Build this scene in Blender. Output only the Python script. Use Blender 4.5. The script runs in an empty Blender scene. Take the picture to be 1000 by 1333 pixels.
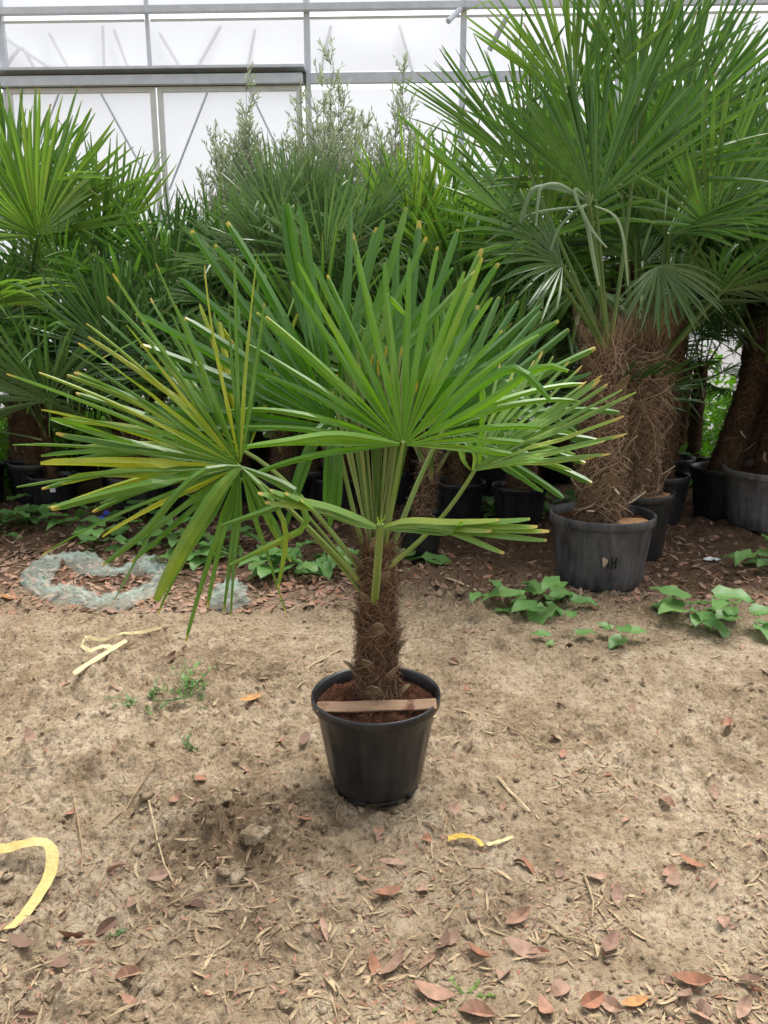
import bpy, math, random
import numpy as np
from mathutils import Vector, Matrix, Euler

# ------------------------------------------------------------------ camera, light
sc = bpy.context.scene
col = sc.collection
R_ = math.radians
PITCH, CAM_H, FPX = 13.0, 1.58, 1000.0
cam_d = bpy.data.cameras.new('camera')
cam = bpy.data.objects.new('camera', cam_d)
col.objects.link(cam)
cam.location = (0, 0, CAM_H)
cam.rotation_euler = (R_(90 - PITCH), 0, 0)
cam_d.sensor_fit = 'VERTICAL'
cam_d.sensor_height = 24.0
cam_d.lens = 24.0 * FPX / 1333.0
cam_d.clip_end = 500
sc.camera = cam

SUN_EL, SUN_AZ = 70.0, 35.0          # azimuth from +Y towards +X
w = bpy.data.worlds.new('World')
sc.world = w
w.use_nodes = True
wn = w.node_tree
wn.nodes.clear()
sky = wn.nodes.new('ShaderNodeTexSky')
sky.sky_type = 'NISHITA'
sky.sun_disc = False
sky.sun_elevation = R_(SUN_EL)
sky.sun_rotation = R_(SUN_AZ)
sky.air_density = 1.0
sky.dust_density = 4.0
hs = wn.nodes.new('ShaderNodeHueSaturation')
hs.inputs['Saturation'].default_value = 0.22
bg = wn.nodes.new('ShaderNodeBackground')
bg.inputs['Strength'].default_value = 0.15
wo = wn.nodes.new('ShaderNodeOutputWorld')
wn.links.new(sky.outputs[0], hs.inputs['Color'])
wn.links.new(hs.outputs[0], bg.inputs['Color'])
wn.links.new(bg.outputs[0], wo.inputs['Surface'])

sun_d = bpy.data.lights.new('sun', 'SUN')
sun_d.energy = 1.5
sun_d.angle = R_(30)
sun_d.color = (1.0, 0.97, 0.92)
sun = bpy.data.objects.new('sun', sun_d)
col.objects.link(sun)
sv = Vector((math.sin(R_(SUN_AZ)) * math.cos(R_(SUN_EL)), math.cos(R_(SUN_AZ)) * math.cos(R_(SUN_EL)), math.sin(R_(SUN_EL))))
sun.rotation_euler = sv.to_track_quat('Z', 'Y').to_euler()
sun.location = (2, 8, 14)

sc.view_settings.view_transform = 'Standard'
sc.view_settings.look = 'None'
sc.view_settings.gamma = 1.0
sc.view_settings.use_curve_mapping = False
sc.view_settings.exposure = 1.12
sc.render.engine = 'CYCLES'
sc.cycles.max_bounces = 6
sc.cycles.diffuse_bounces = 3
sc.cycles.transparent_max_bounces = 12
sc.cycles.use_denoising = True

# ------------------------------------------------------------------ picture helpers
cp, sp = math.cos(R_(PITCH)), math.sin(R_(PITCH))
def ray(px, py):
    x, y = (px - 500) / FPX, (666.5 - py) / FPX
    return Vector((x, cp + y * sp, -sp + y * cp))
def at(px, py, Y):                     # point on the pixel's ray at world depth Y
    r = ray(px, py)
    return Vector((0, 0, CAM_H)) + r * (Y / r.y)
def ground(px, py):                    # where the pixel's ray meets the ground
    r = ray(px, py)
    return Vector((0, 0, CAM_H)) + r * (CAM_H / -r.z)

# ------------------------------------------------------------------ noise
def hash2(ix, iy, s):
    n = (ix.astype(np.int64) * 374761393 + iy.astype(np.int64) * 668265263 + s * 974634777) & 0xFFFFFFFF
    n = ((n ^ (n >> 13)) * 1274126177) & 0xFFFFFFFF
    n = n ^ (n >> 16)
    return (n & 0xFFFFFF) / float(0xFFFFFF)
def vnoise(x, y, s=0):
    x = np.asarray(x, float); y = np.asarray(y, float)
    ix, iy = np.floor(x), np.floor(y)
    fx, fy = x - ix, y - iy
    fx = fx * fx * (3 - 2 * fx); fy = fy * fy * (3 - 2 * fy)
    a, b = hash2(ix, iy, s), hash2(ix + 1, iy, s)
    c, d = hash2(ix, iy + 1, s), hash2(ix + 1, iy + 1, s)
    return (a * (1 - fx) + b * fx) * (1 - fy) + (c * (1 - fx) + d * fx) * fy
def fbm(x, y, s=0, o=4, g=0.5):
    t, a, f = 0.0, 1.0, 1.0
    for k in range(o):
        ca_, sa_ = math.cos(.5 + 1.1 * k), math.sin(.5 + 1.1 * k)
        t = t + a * (vnoise((x * ca_ - y * sa_) * f + 17.3 * k, (x * sa_ + y * ca_) * f - 9.1 * k, s + k) - 0.5)
        a *= g; f *= 2.03
    return t

MOUNDS = []                             # (x, y, radius, height)
for (px, py, r, h_) in [(300, 1075, .22, .035), (345, 1100, .14, .045), (250, 1090, .16, .03), (300, 1140, .05, .02),
                        (560, 770, .35, .05), (610, 790, .3, .04), (460, 800, .25, .03), (700, 780, .5, .04), (380, 800, .3, .03),
                        (860, 800, .5, .03), (150, 700, .8, .05), (40, 1000, .25, .03), (180, 1010, .2, .025), (650, 1130, .2, .012)]:
    g = ground(px, py)
    MOUNDS.append((g.x, g.y, r, h_))
def hgt(x, y):
    x = np.asarray(x, float); y = np.asarray(y, float)
    z = 0.05 * fbm(x * .7, y * .7, 3, 3)
    rough = np.clip(0.75 + 1.5 * fbm(x * 1.1 + 5, y * 1.1, 11, 3), .15, 1.2)
    z = z + 0.042 * rough * fbm(x * 4.3, y * 4.3, 21, 4, .55)
    lump = fbm(x * 15, y * 15, 31, 3, .6)
    z = z + 0.044 * rough * np.maximum(lump, -.22)
    z = z + 0.017 * rough * np.abs(fbm(x * 26, y * 26, 41, 3, .6)) * 2
    z = z + 0.010 * rough * fbm(x * 62, y * 62, 51, 2, .6)
    mn = 0.45 + 2.0 * np.abs(fbm(x * 20, y * 20, 61, 3, .65))
    for (mx, my, r, h_) in MOUNDS:
        d2 = ((x - mx) ** 2 + (y - my) ** 2) / (r * r)
        e = np.exp(-d2 * 1.5)
        z = z + h_ * e * mn
    far = np.clip((np.hypot(x, y - 5) - 9) / 6, 0, 1)
    return z * (1 - far)

# ------------------------------------------------------------------ object helpers
def tag(o, label=None, cat=None, group=None, kind=None):
    if label: o['label'] = label
    if cat: o['category'] = cat
    if group: o['group'] = group
    if kind: o['kind'] = kind
    return o
def empty(name, loc=(0, 0, 0), rz=0.0):
    o = bpy.data.objects.new(name, None)
    col.objects.link(o)
    o.location = loc
    o.rotation_euler = (0, 0, rz)
    o.empty_display_size = .1
    return o
def mesh_obj(name, me, parent=None):
    o = bpy.data.objects.new(name, me)
    col.objects.link(o)
    if parent: o.parent = parent
    return o
class MB:                               # collects vertices, faces and a per-vertex colour
    def __init__(s): s.v, s.f, s.c = [], [], []
    def add(s, v, f, c=None):
        k = len(s.v)
        s.v += [tuple(p) for p in v]
        s.f += [tuple(i + k for i in q) for q in f]
        s.c += (c if c is not None else [(0, .5, 0, 1)] * len(v))
        return s
    def box(s, x0, x1, y0, y1, z0, z1):
        v = [(x, y, z) for z in (z0, z1) for y in (y0, y1) for x in (x0, x1)]
        return s.add(v, [(0, 2, 3, 1), (4, 5, 7, 6), (0, 1, 5, 4), (2, 6, 7, 3), (0, 4, 6, 2), (1, 3, 7, 5)])
    def tube(s, pts, rad, n=6, cap=True, c=None, flat=1.0):
        pts = [Vector(p) for p in pts]
        k = len(pts)
        rads = rad if isinstance(rad, (list, tuple)) else [rad] * k
        v, f, cc = [], [], []
        ref = Vector((0, 0, 1))
        for i, p in enumerate(pts):
            d = (pts[min(i + 1, k - 1)] - pts[max(i - 1, 0)]).normalized()
            if abs(d.dot(ref)) > .95: ref = Vector((1, 0, 0)) if abs(d.x) < .9 else Vector((0, 1, 0))
            a = d.cross(ref).normalized(); b = d.cross(a)
            for j in range(n):
                t = 2 * math.pi * j / n
                v.append(p + a * (math.cos(t) * rads[i]) + b * (math.sin(t) * rads[i] * flat))
                cc.append((i / max(1, k - 1), .5 if c is None else c, 0, 1))
        for i in range(k - 1):
            for j in range(n):
                f.append((i * n + j, i * n + (j + 1) % n, (i + 1) * n + (j + 1) % n, (i + 1) * n + j))
        if cap:
            f.append(tuple(range(n))[::-1]); f.append(tuple((k - 1) * n + j for j in range(n)))
        return s.add(v, f, cc)
    def lathe(s, prof, n=40, wob=None):
        v, f = [], []
        for (r, z) in prof:
            for j in range(n):
                t = 2 * math.pi * j / n
                rr = r * (wob(t, z) if wob else 1)
                v.append((rr * math.cos(t), rr * math.sin(t), z))
        for i in range(len(prof) - 1):
            for j in range(n):
                f.append((i * n + j, i * n + (j + 1) % n, (i + 1) * n + (j + 1) % n, (i + 1) * n + j))
        return s.add(v, f)
    def mesh(s, name, mat, smooth=False):
        me = bpy.data.meshes.new(name)
        me.from_pydata(s.v, [], s.f)
        ca = me.color_attributes.new('col', 'FLOAT_COLOR', 'POINT')
        ca.data.foreach_set('color', np.array(s.c, np.float32).ravel())
        if smooth: me.polygons.foreach_set('use_smooth', [True] * len(me.polygons))
        me.materials.append(mat)
        me.update()
        return me
    def build(s, name, mat, parent=None, smooth=False):
        return mesh_obj(name, s.mesh(name, mat, smooth), parent)
def np_mesh(name, V, F, mat, C=None, smooth=False):   # V (n,3) F (m,4)
    me = bpy.data.meshes.new(name)
    V = np.asarray(V, np.float32); F = np.asarray(F, np.int32)
    me.vertices.add(len(V)); me.vertices.foreach_set('co', V.ravel())
    k = F.shape[1]
    me.loops.add(F.size); me.loops.foreach_set('vertex_index', F.ravel())
    me.polygons.add(len(F))
    me.polygons.foreach_set('loop_start', np.arange(0, F.size, k, dtype=np.int32))
    me.polygons.foreach_set('loop_total', np.full(len(F), k, np.int32))
    if smooth: me.polygons.foreach_set('use_smooth', np.ones(len(F), bool))
    me.update(calc_edges=True)
    if C is not None:
        ca = me.color_attributes.new('col', 'FLOAT_COLOR', 'POINT')
        ca.data.foreach_set('color', np.asarray(C, np.float32).ravel())
    me.materials.append(mat)
    me.validate()
    return me

# ------------------------------------------------------------------ materials
class NT:
    def __init__(s, name):
        s.m = bpy.data.materials.new(name); s.m.use_nodes = True
        s.t = s.m.node_tree; s.t.nodes.clear()
        s.out = s.n('OutputMaterial')
    def n(s, kind, **kw):
        nd = s.t.nodes.new('ShaderNode' + kind)
        for k, v in kw.items():
            if k in nd.inputs: s.set(nd.inputs[k], v)
            else: setattr(nd, k, v)
        return nd
    def set(s, inp, v):
        if hasattr(v, 'is_output') or hasattr(v, 'links'): s.t.links.new(v, inp)
        else: inp.default_value = v
    def coord(s): return s.n('TexCoord').outputs['Object']
    def noise(s, scale, detail=4, rough=.6, vec=None, dist=0):
        nd = s.n('TexNoise'); nd.inputs['Scale'].default_value = scale
        nd.inputs['Detail'].default_value = detail; nd.inputs['Roughness'].default_value = rough
        nd.inputs['Distortion'].default_value = dist
        s.t.links.new(vec if vec else s.coord(), nd.inputs['Vector'])
        return nd.outputs['Fac']
    def ramp(s, fac, stops):
        nd = s.n('ValToRGB')
        cr = nd.color_ramp
        while len(cr.elements) < len(stops): cr.elements.new(.5)
        for e, (p, c) in zip(cr.elements, stops):
            e.position = p; e.color = (*c, 1) if len(c) == 3 else c
        s.t.links.new(fac, nd.inputs[0])
        return nd.outputs[0]
    def mix(s, fac, a, b, mode='MIX'):
        nd = s.n('Mix'); nd.data_type = 'RGBA'; nd.blend_type = mode
        s.set(nd.inputs[0], fac)
        for i, v in ((6, a), (7, b)):
            if isinstance(v, tuple): nd.inputs[i].default_value = (*v, 1) if len(v) == 3 else v
            else: s.t.links.new(v, nd.inputs[i])
        return nd.outputs[2]
    def math(s, op, a, b=0.0, clamp=False):
        nd = s.n('Math', operation=op); nd.use_clamp = clamp
        s.set(nd.inputs[0], a); s.set(nd.inputs[1], b)
        return nd.outputs[0]
    def bump(s, h, strength=.5, dist=.01, normal=None):
        nd = s.n('Bump'); nd.inputs['Strength'].default_value = strength; nd.inputs['Distance'].default_value = dist
        s.t.links.new(h, nd.inputs['Height'])
        if normal: s.t.links.new(normal, nd.inputs['Normal'])
        return nd.outputs[0]
    def attr(s):
        a = s.n('Attribute'); a.attribute_name = 'col'
        sep = s.n('SeparateColor'); s.t.links.new(a.outputs['Color'], sep.inputs[0])
        return sep.outputs
    def rnd(s): return s.n('ObjectInfo').outputs['Random']
    def bsdf(s, color, rough=.6, spec=.4, normal=None, **kw):
        p = s.n('BsdfPrincipled')
        s.set(p.inputs['Base Color'], (*color, 1) if isinstance(color, tuple) and len(color) == 3 else color)
        s.set(p.inputs['Roughness'], rough)
        p.inputs['Specular IOR Level'].default_value = spec
        if normal: s.t.links.new(normal, p.inputs['Normal'])
        for k, v in kw.items(): p.inputs[k].default_value = v
        return p.outputs[0]
    def done(s, sh):
        s.t.links.new(sh, s.out.inputs['Surface']); return s.m

def leaf_mat(name, ca, cb, cy, tip=(.42, .30, .03), trans=.28, tcol=None, rough=.42, spec=.45, yel=(.55, .8), tip0=.95):
    m = NT(name)
    at_ = m.attr()
    r = m.rnd()
    mixv = m.math('ADD', m.math('MULTIPLY', at_[1], .75), m.math('MULTIPLY', r, .25))
    c = m.mix(mixv, ca, cb)
    n1 = m.noise(6, 3)
    yf = m.ramp(m.math('ADD', m.math('MULTIPLY', at_[1], .5), m.math('MULTIPLY', n1, .5)), [(yel[0], (0, 0, 0)), (yel[1], (1, 1, 1))])
    c = m.mix(yf, c, cy)
    c = m.mix(m.math('MULTIPLY', m.ramp(at_[2], [(0, (1, 1, 1)), (.25, (0, 0, 0))]), .22), c, cy)   # paler midrib
    n2 = m.noise(45, 2)
    tt = m.math('ADD', at_[0], m.math('MULTIPLY', m.math('SUBTRACT', n2, .5), .06))
    tt = m.math('ADD', tt, m.math('MULTIPLY', m.math('SUBTRACT', m.math('FRACT', m.math('MULTIPLY', at_[1], 7.3)), .6), .06))
    tf = m.ramp(tt, [(tip0, (0, 0, 0)), (min(1, tip0 + .035), (1, 1, 1))])
    c = m.mix(tf, c, tip)
    spk = m.ramp(m.noise(90, 2), [(.70, (0, 0, 0)), (.76, (1, 1, 1))])
    c = m.mix(m.math('MULTIPLY', spk, .5), c, tip)
    sh = m.bsdf(c, rough, spec)
    tr = m.n('BsdfTranslucent')
    hv = m.n('HueSaturation'); hv.inputs['Value'].default_value = 1.6; hv.inputs['Saturation'].default_value = 1.1
    m.t.links.new(c, hv.inputs['Color']); m.t.links.new(hv.outputs[0], tr.inputs['Color'])
    mx = m.n('MixShader'); mx.inputs[0].default_value = trans
    m.t.links.new(sh, mx.inputs[1]); m.t.links.new(tr.outputs[0], mx.inputs[2])
    return m.done(mx.outputs[0])

M = {}
M['hero'] = leaf_mat('hero_leaf', (.062, .175, .015), (.175, .345, .032), (.27, .36, .045), tip=(.42, .36, .06), yel=(.64, .92), rough=.36, spec=.38, tip0=.978)
M['hero_deep'] = leaf_mat('hero_leaf_deep', (.036, .120, .012), (.090, .220, .026), (.16, .25, .04), tip=(.38, .32, .06), yel=(.66, .95), rough=.34, spec=.5, tip0=.978)
M['hero_yellow'] = leaf_mat('hero_leaf_yellow', (.045, .135, .016), (.14, .270, .030), (.36, .38, .03), tip=(.42, .32, .06), yel=(.54, .78), rough=.36, spec=.45, tip0=.965)
M['hero_low'] = leaf_mat('hero_leaf_low', (.11, .22, .035), (.17, .29, .045), (.32, .38, .06), tip=(.42, .32, .08), yel=(.58, .9), rough=.36, spec=.55, tip0=.94)
M['spear'] = leaf_mat('hero_spear', (.055, .12, .02), (.13, .20, .05), (.28, .30, .12), yel=(.45, .8))
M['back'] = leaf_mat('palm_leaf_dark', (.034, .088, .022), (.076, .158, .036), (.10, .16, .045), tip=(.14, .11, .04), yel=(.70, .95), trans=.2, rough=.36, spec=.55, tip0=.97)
M['mid'] = leaf_mat('palm_leaf_green', (.054, .138, .024), (.118, .235, .040), (.15, .22, .045), tip=(.2, .16, .05), yel=(.68, .95), trans=.25, rough=.36, spec=.55, tip0=.97)
M['fresh'] = leaf_mat('palm_leaf_fresh', (.10, .205, .032), (.175, .300, .050), (.22, .28, .05), tip=(.28, .23, .06), yel=(.62, .92), trans=.3, rough=.36, spec=.55, tip0=.97)
M['grey'] = leaf_mat('palm_leaf_grey', (.070, .140, .045), (.145, .240, .078), (.15, .20, .08), tip=(.2, .16, .06), yel=(.66, .95), trans=.2, rough=.4, spec=.55, tip0=.97)
M['pale'] = leaf_mat('strap_underside', (.070, .135, .045), (.17, .235, .115), (.22, .27, .12), tip=(.3, .26, .14), yel=(.6, .9), trans=.2, rough=.45)
M['olive'] = leaf_mat('olive_leaf', (.24, .29, .17), (.38, .43, .28), (.42, .46, .30), tip=(.2, .2, .1), trans=.3, rough=.5)
M['weed'] = leaf_mat('weed_leaf', (.10, .22, .055), (.18, .34, .10), (.25, .37, .13), tip=(.2, .2, .05), yel=(.6, .9), trans=.25, tip0=.99)
M['bank'] = leaf_mat('bank_leaf', (.12, .28, .03), (.20, .40, .05), (.28, .42, .09), tip=(.2, .3, .05), yel=(.6, .9), trans=.4, tip0=.99)

def pet_mat(name, a, b):
    m = NT(name); at_ = m.attr()
    c = m.mix(m.noise(8, 3), a, b)
    c = m.mix(m.ramp(at_[0], [(0, (1, 1, 1)), (.2, (0, 0, 0))]), c, (.30, .30, .10))
    return m.done(m.bsdf(c, .45, .4))
M['petiole'] = pet_mat('petiole_green', (.12, .20, .035), (.20, .27, .06))
M['petiole_back'] = pet_mat('petiole_dark', (.06, .13, .03), (.12, .18, .05))

def simple(name, a, b, scale=8, rough=.8, spec=.2, bumps=None, detail=5):
    m = NT(name)
    f = m.ramp(m.noise(scale, detail), [(.3, (0, 0, 0)), (.7, (1, 1, 1))])
    c = m.mix(f, a, b)
    nrm = None
    if bumps: nrm = m.bump(m.noise(bumps[0], 5, .7), bumps[1], bumps[2])
    return m.done(m.bsdf(c, rough, spec, nrm))
M['bark'] = simple('trunk_core', (.035, .020, .012), (.11, .065, .035), 18, .95, .1, (60, .8, .02))
M['olive_bark'] = simple('olive_bark', (.16, .15, .12), (.28, .27, .22), 10, .9, .1)
M['coir'] = simple('coir_soil', (.03, .013, .008), (.13, .055, .028), 30, .95, .1, (90, 1, .02))
M['scale'] = simple('leaf_base_scale', (.11, .075, .045), (.26, .19, .12), 12, .8, .2, (50, .5, .01))
M['stub'] = simple('cut_stub', (.30, .23, .15), (.48, .40, .29), 14, .8, .2)
M['chip'] = simple('coir_chip', (.30, .15, .07), (.46, .27, .14), 12, .9, .1, (40, .5, .01))
def hair_mat(name, a, b, c3):
    m = NT(name); at_ = m.attr()
    c = m.ramp(at_[1], [(0, a), (.6, b), (1, c3)])
    return m.done(m.bsdf(c, .8, .2))
M['hair'] = hair_mat('trunk_fibre', (.035, .02, .012), (.11, .066, .036), (.24, .16, .095))
M['hair_hero'] = hair_mat('trunk_fibre_hero', (.03, .015, .009), (.12, .066, .036), (.30, .19, .115))
M['hair_pale'] = hair_mat('trunk_fibre_pale', (.06, .034, .02), (.20, .128, .078), (.42, .30, .195))

def pot_mat(name, base, dust, amount, gloss=.34):
    m = NT(name)
    n1 = m.noise(5, 6, .65); n2 = m.noise(120, 3, .7)
    mp = m.n('Mapping'); mp.inputs['Scale'].default_value = (1, 1, .12)
    m.t.links.new(m.coord(), mp.inputs[0])
    n3 = m.noise(22, 4, .6, mp.outputs[0])
    f = m.math('MULTIPLY', m.math('ADD', m.math('MULTIPLY', n1, .5), m.math('MULTIPLY', n3, .5)), 1.0)
    f = m.ramp(f, [(.38, (0, 0, 0)), (.72, (1, 1, 1))])
    sp_ = m.ramp(n2, [(.60, (0, 0, 0)), (.70, (1, 1, 1))])
    f = m.math('MULTIPLY', m.math('ADD', f, m.math('MULTIPLY', sp_, .5)), amount, True)
    c = m.mix(f, base, dust)
    rr = m.math('ADD', m.math('MULTIPLY', f, .5), gloss)
    return m.done(m.bsdf(c, rr, .45, m.bump(m.noise(35, 4), .12, .01)))
M['pot'] = pot_mat('black_plastic', (.006, .007, .009), (.07, .066, .06), .36, .24)
M['pot_grey'] = pot_mat('dusty_plastic', (.016, .017, .019), (.13, .125, .125), .9)
M['pot_worn'] = pot_mat('worn_plastic', (.05, .052, .056), (.24, .225, .21), 1.0)
M['wood'] = NT('slat_wood')
m = M['wood']
mp = m.n('Mapping'); mp.inputs['Scale'].default_value = (2, 40, 40); m.t.links.new(m.coord(), mp.inputs[0])
g_ = m.noise(4, 5, .6, mp.outputs[0])
c = m.mix(g_, (.22, .125, .075), (.42, .28, .175))
c = m.mix(m.ramp(m.noise(14, 4), [(.58, (0, 0, 0)), (.68, (1, 1, 1))]), c, (.12, .055, .03))
M['wood'] = m.done(m.bsdf(c, .75, .25, m.bump(g_, .4, .004)))

# soil of the floor: pale trodden clay in front, dark peaty litter under the palms
m = NT('soil')
co = m.coord()
sepx = m.n('SeparateXYZ'); m.t.links.new(co, sepx.inputs[0])
n_big = m.noise(1.3, 5, .6); n_mid = m.noise(7, 6, .68); n_fine = m.noise(55, 5, .7); n_grit = m.noise(230, 3, .7)
f1 = m.math('ADD', m.math('MULTIPLY', n_big, .45), m.math('MULTIPLY', n_mid, .55))
clay = m.ramp(f1, [(.37, (.19, .135, .085)), (.48, (.35, .265, .170)), (.61, (.52, .42, .295))])
fine = m.ramp(n_fine, [(.36, (.36, .34, .32)), (.50, (1, 1, 1)), (.75, (1.12, 1.12, 1.12))])
clay = m.mix(.8, clay, fine, 'MULTIPLY')
peat = m.ramp(m.math('ADD', m.math('MULTIPLY', n_mid, .4), m.math('MULTIPLY', n_fine, .6)), [(.32, (.05, .03, .02)), (.52, (.13, .08, .05)), (.70, (.26, .17, .11))])
yy = m.math('ADD', m.math('ADD', sepx.outputs[1], m.math('MULTIPLY', m.math('SUBTRACT', n_big, .5), 2.6)), m.math('MULTIPLY', m.math('SUBTRACT', n_mid, .5), 1.4))
zone = m.ramp(m.math('MULTIPLY', yy, .1), [(.405, (0, 0, 0)), (.475, (1, 1, 1))])
c = m.mix(zone, clay, peat)
damp = m.ramp(m.noise(2.6, 4, .6), [(.56, (0, 0, 0)), (.70, (1, 1, 1))])
c = m.mix(m.math('MULTIPLY', damp, .45), c, (.20, .125, .066))
gm = ground(300, 1095)
vd = m.n('VectorMath', operation='DISTANCE'); m.t.links.new(co, vd.inputs[0]); vd.inputs[1].default_value = (gm.x, gm.y, 0)
ch = m.ramp(m.math('ADD', vd.outputs['Value'], m.math('MULTIPLY', m.math('SUBTRACT', n_mid, .5), .5)), [(.12, (.75, .75, .75)), (.34, (0, 0, 0))])
c = m.mix(ch, c, (.15, .10, .058))
grit = m.ramp(n_grit, [(.30, (.5, .48, .45)), (.48, (1, 1, 1))])
c = m.mix(.6, c, grit, 'MULTIPLY')
vo = m.n('TexVoronoi'); vo.inputs['Scale'].default_value = 42; m.t.links.new(co, vo.inputs['Vector'])
hgt_ = m.math('ADD', m.math('ADD', n_fine, m.math('MULTIPLY', n_grit, .35)), m.math('MULTIPLY', vo.outputs['Distance'], -.5))
M['soil'] = m.done(m.bsdf(c, .95, .12, m.bump(hgt_, 1.0, .016)))
M['clod'] = simple('clod', (.30, .21, .12), (.50, .375, .235), 20, .95, .1, (70, .9, .012))

def litter_mat(name, a, b, c3, rough=.75):
    m = NT(name); at_ = m.attr()
    r = m.math('FRACT', m.math('ADD', at_[1], m.rnd()))
    c = m.ramp(r, [(0, a), (.5, b), (1, c3)])
    c = m.mix(m.math('MULTIPLY', m.ramp(m.noise(40, 5), [(.4, (0, 0, 0)), (.7, (1, 1, 1))]), .6), c, (.13, .085, .05))
    return m.done(m.bsdf(c, rough, .25))
M['straw'] = litter_mat('straw_leaf', (.17, .115, .065), (.46, .355, .215), (.30, .215, .125))
M['redleaf'] = litter_mat('brown_leaf', (.30, .13, .075), (.37, .235, .165), (.16, .095, .07))
M['orange'] = litter_mat('orange_leaf', (.45, .20, .07), (.50, .25, .09), (.42, .18, .06))
M['stalk'] = litter_mat('dry_stalk', (.36, .28, .16), (.48, .38, .23), (.26, .18, .10))

def tape_mat(name, a, b):
    m = NT(name)
    c = m.mix(m.ramp(m.noise(9, 4), [(.35, (0, 0, 0)), (.65, (1, 1, 1))]), a, b)
    c = m.mix(m.ramp(m.noise(30, 4), [(.58, (0, 0, 0)), (.72, (.7, .7, .7))]), c, (.36, .25, .11))
    sh = m.bsdf(c, .6, .3)
    return m.done(sh)
M['tape'] = tape_mat('yellow_tape', (.46, .34, .11), (.56, .45, .19))
M['tape_pale'] = tape_mat('pale_tape', (.52, .43, .21), (.60, .52, .30))
M['peel'] = tape_mat('yellow_peel', (.45, .29, .04), (.58, .42, .10))
M['blue'] = simple('blue_plastic', (.015, .05, .45), (.03, .10, .62), 10, .4, .4)
M['white'] = simple('white_plastic', (.62, .62, .62), (.75, .75, .75), 10, .5, .4)
m = NT('netting')
br = m.n('TexWave'); br.inputs['Scale'].default_value = 150; br.inputs['Distortion'].default_value = 2.5; br.inputs['Detail'].default_value = 2
m.t.links.new(m.coord(), br.inputs['Vector'])
nn_ = m.noise(14, 4, .6)
fac = m.math('ADD', m.math('MULTIPLY', br.outputs['Fac'], .45), m.math('MULTIPLY', nn_, .45))
fac = m.ramp(fac, [(.25, (.06, .06, .06)), (.72, (.40, .40, .40))])
tb = m.n('BsdfTransparent')
sh = m.bsdf((.46, .60, .52), .6, .3)
mx = m.n('MixShader'); m.t.links.new(fac, mx.inputs[0]); m.t.links.new(tb.outputs[0], mx.inputs[1]); m.t.links.new(sh, mx.inputs[2])
M['net'] = m.done(mx.outputs[0])

m = NT('film')                           # milky polythene
n1 = m.noise(.8, 4, .6)
c = m.mix(n1, (.70, .72, .74), (.79, .81, .83))
df = m.n('BsdfDiffuse'); m.t.links.new(c, df.inputs['Color'])
tr = m.n('BsdfTranslucent'); m.t.links.new(c, tr.inputs['Color'])
tp = m.n('BsdfTransparent'); tp.inputs['Color'].default_value = (.95, .96, .97, 1)
gl = m.n('BsdfGlossy'); gl.inputs['Roughness'].default_value = .25
a1 = m.n('MixShader'); a1.inputs[0].default_value = .62
m.t.links.new(df.outputs[0], a1.inputs[1]); m.t.links.new(tr.outputs[0], a1.inputs[2])
a2 = m.n('MixShader'); a2.inputs[0].default_value = .22
m.t.links.new(a1.outputs[0], a2.inputs[1]); m.t.links.new(tp.outputs[0], a2.inputs[2])
a3 = m.n('MixShader'); a3.inputs[0].default_value = .04
m.t.links.new(a2.outputs[0], a3.inputs[1]); m.t.links.new(gl.outputs[0], a3.inputs[2])
M['film'] = m.done(a3.outputs[0])
M['steel'] = simple('galvanised_steel', (.48, .51, .56), (.60, .63, .68), 6, .45, .5)
M['web_shade'] = simple('painted_web_shade', (.07, .08, .075), (.12, .13, .12), 6, .6, .3)  # shade below the header flange, painted in as a dark base colour
M['alu'] = simple('door_aluminium', (.55, .55, .53), (.65, .65, .63), 6, .4, .5)

# ------------------------------------------------------------------ ground sheet
def axis(core, grow, lim):
    out = list(core); s = core[-1] - core[-2]
    while out[-1] < lim:
        s *= grow; out.append(out[-1] + s)
    return out
xs_p = axis(list(np.arange(0, 2.3, .0095)), 1.07, 90)
xs = np.array([-v for v in xs_p[:0:-1]] + xs_p)
ys_c = [1.25]
while ys_c[-1] < 7.0: ys_c.append(ys_c[-1] * 1.0042)
ys_f = axis(ys_c, 1.07, 95)
ys_b = axis(list(np.arange(0, .2, .05)), 1.2, 40)
ys = np.array([1.25 - v for v in ys_b[:0:-1]] + ys_f)
XX, YY = np.meshgrid(xs, ys)
ZZ = hgt(XX, YY)
nx, ny = len(xs), len(ys)
V = np.stack([XX, YY, ZZ], -1).reshape(-1, 3)
ii = (np.arange(ny - 1)[:, None] * nx + np.arange(nx - 1)[None, :]).ravel()
F = np.stack([ii, ii + 1, ii + nx + 1, ii + nx], -1)
def hz(x, y):
    i = min(max(int(np.searchsorted(xs, x)) - 1, 0), nx - 2); j = min(max(int(np.searchsorted(ys, y)) - 1, 0), ny - 2)
    u = (x - xs[i]) / (xs[i + 1] - xs[i]); v = (y - ys[j]) / (ys[j + 1] - ys[j])
    return float((ZZ[j, i] * (1 - u) + ZZ[j, i + 1] * u) * (1 - v) + (ZZ[j + 1, i] * (1 - u) + ZZ[j + 1, i + 1] * u) * v)
gr = mesh_obj('ground', np_mesh('ground', V, F, M['soil'], smooth=True))
tag(gr, kind='structure')

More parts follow.
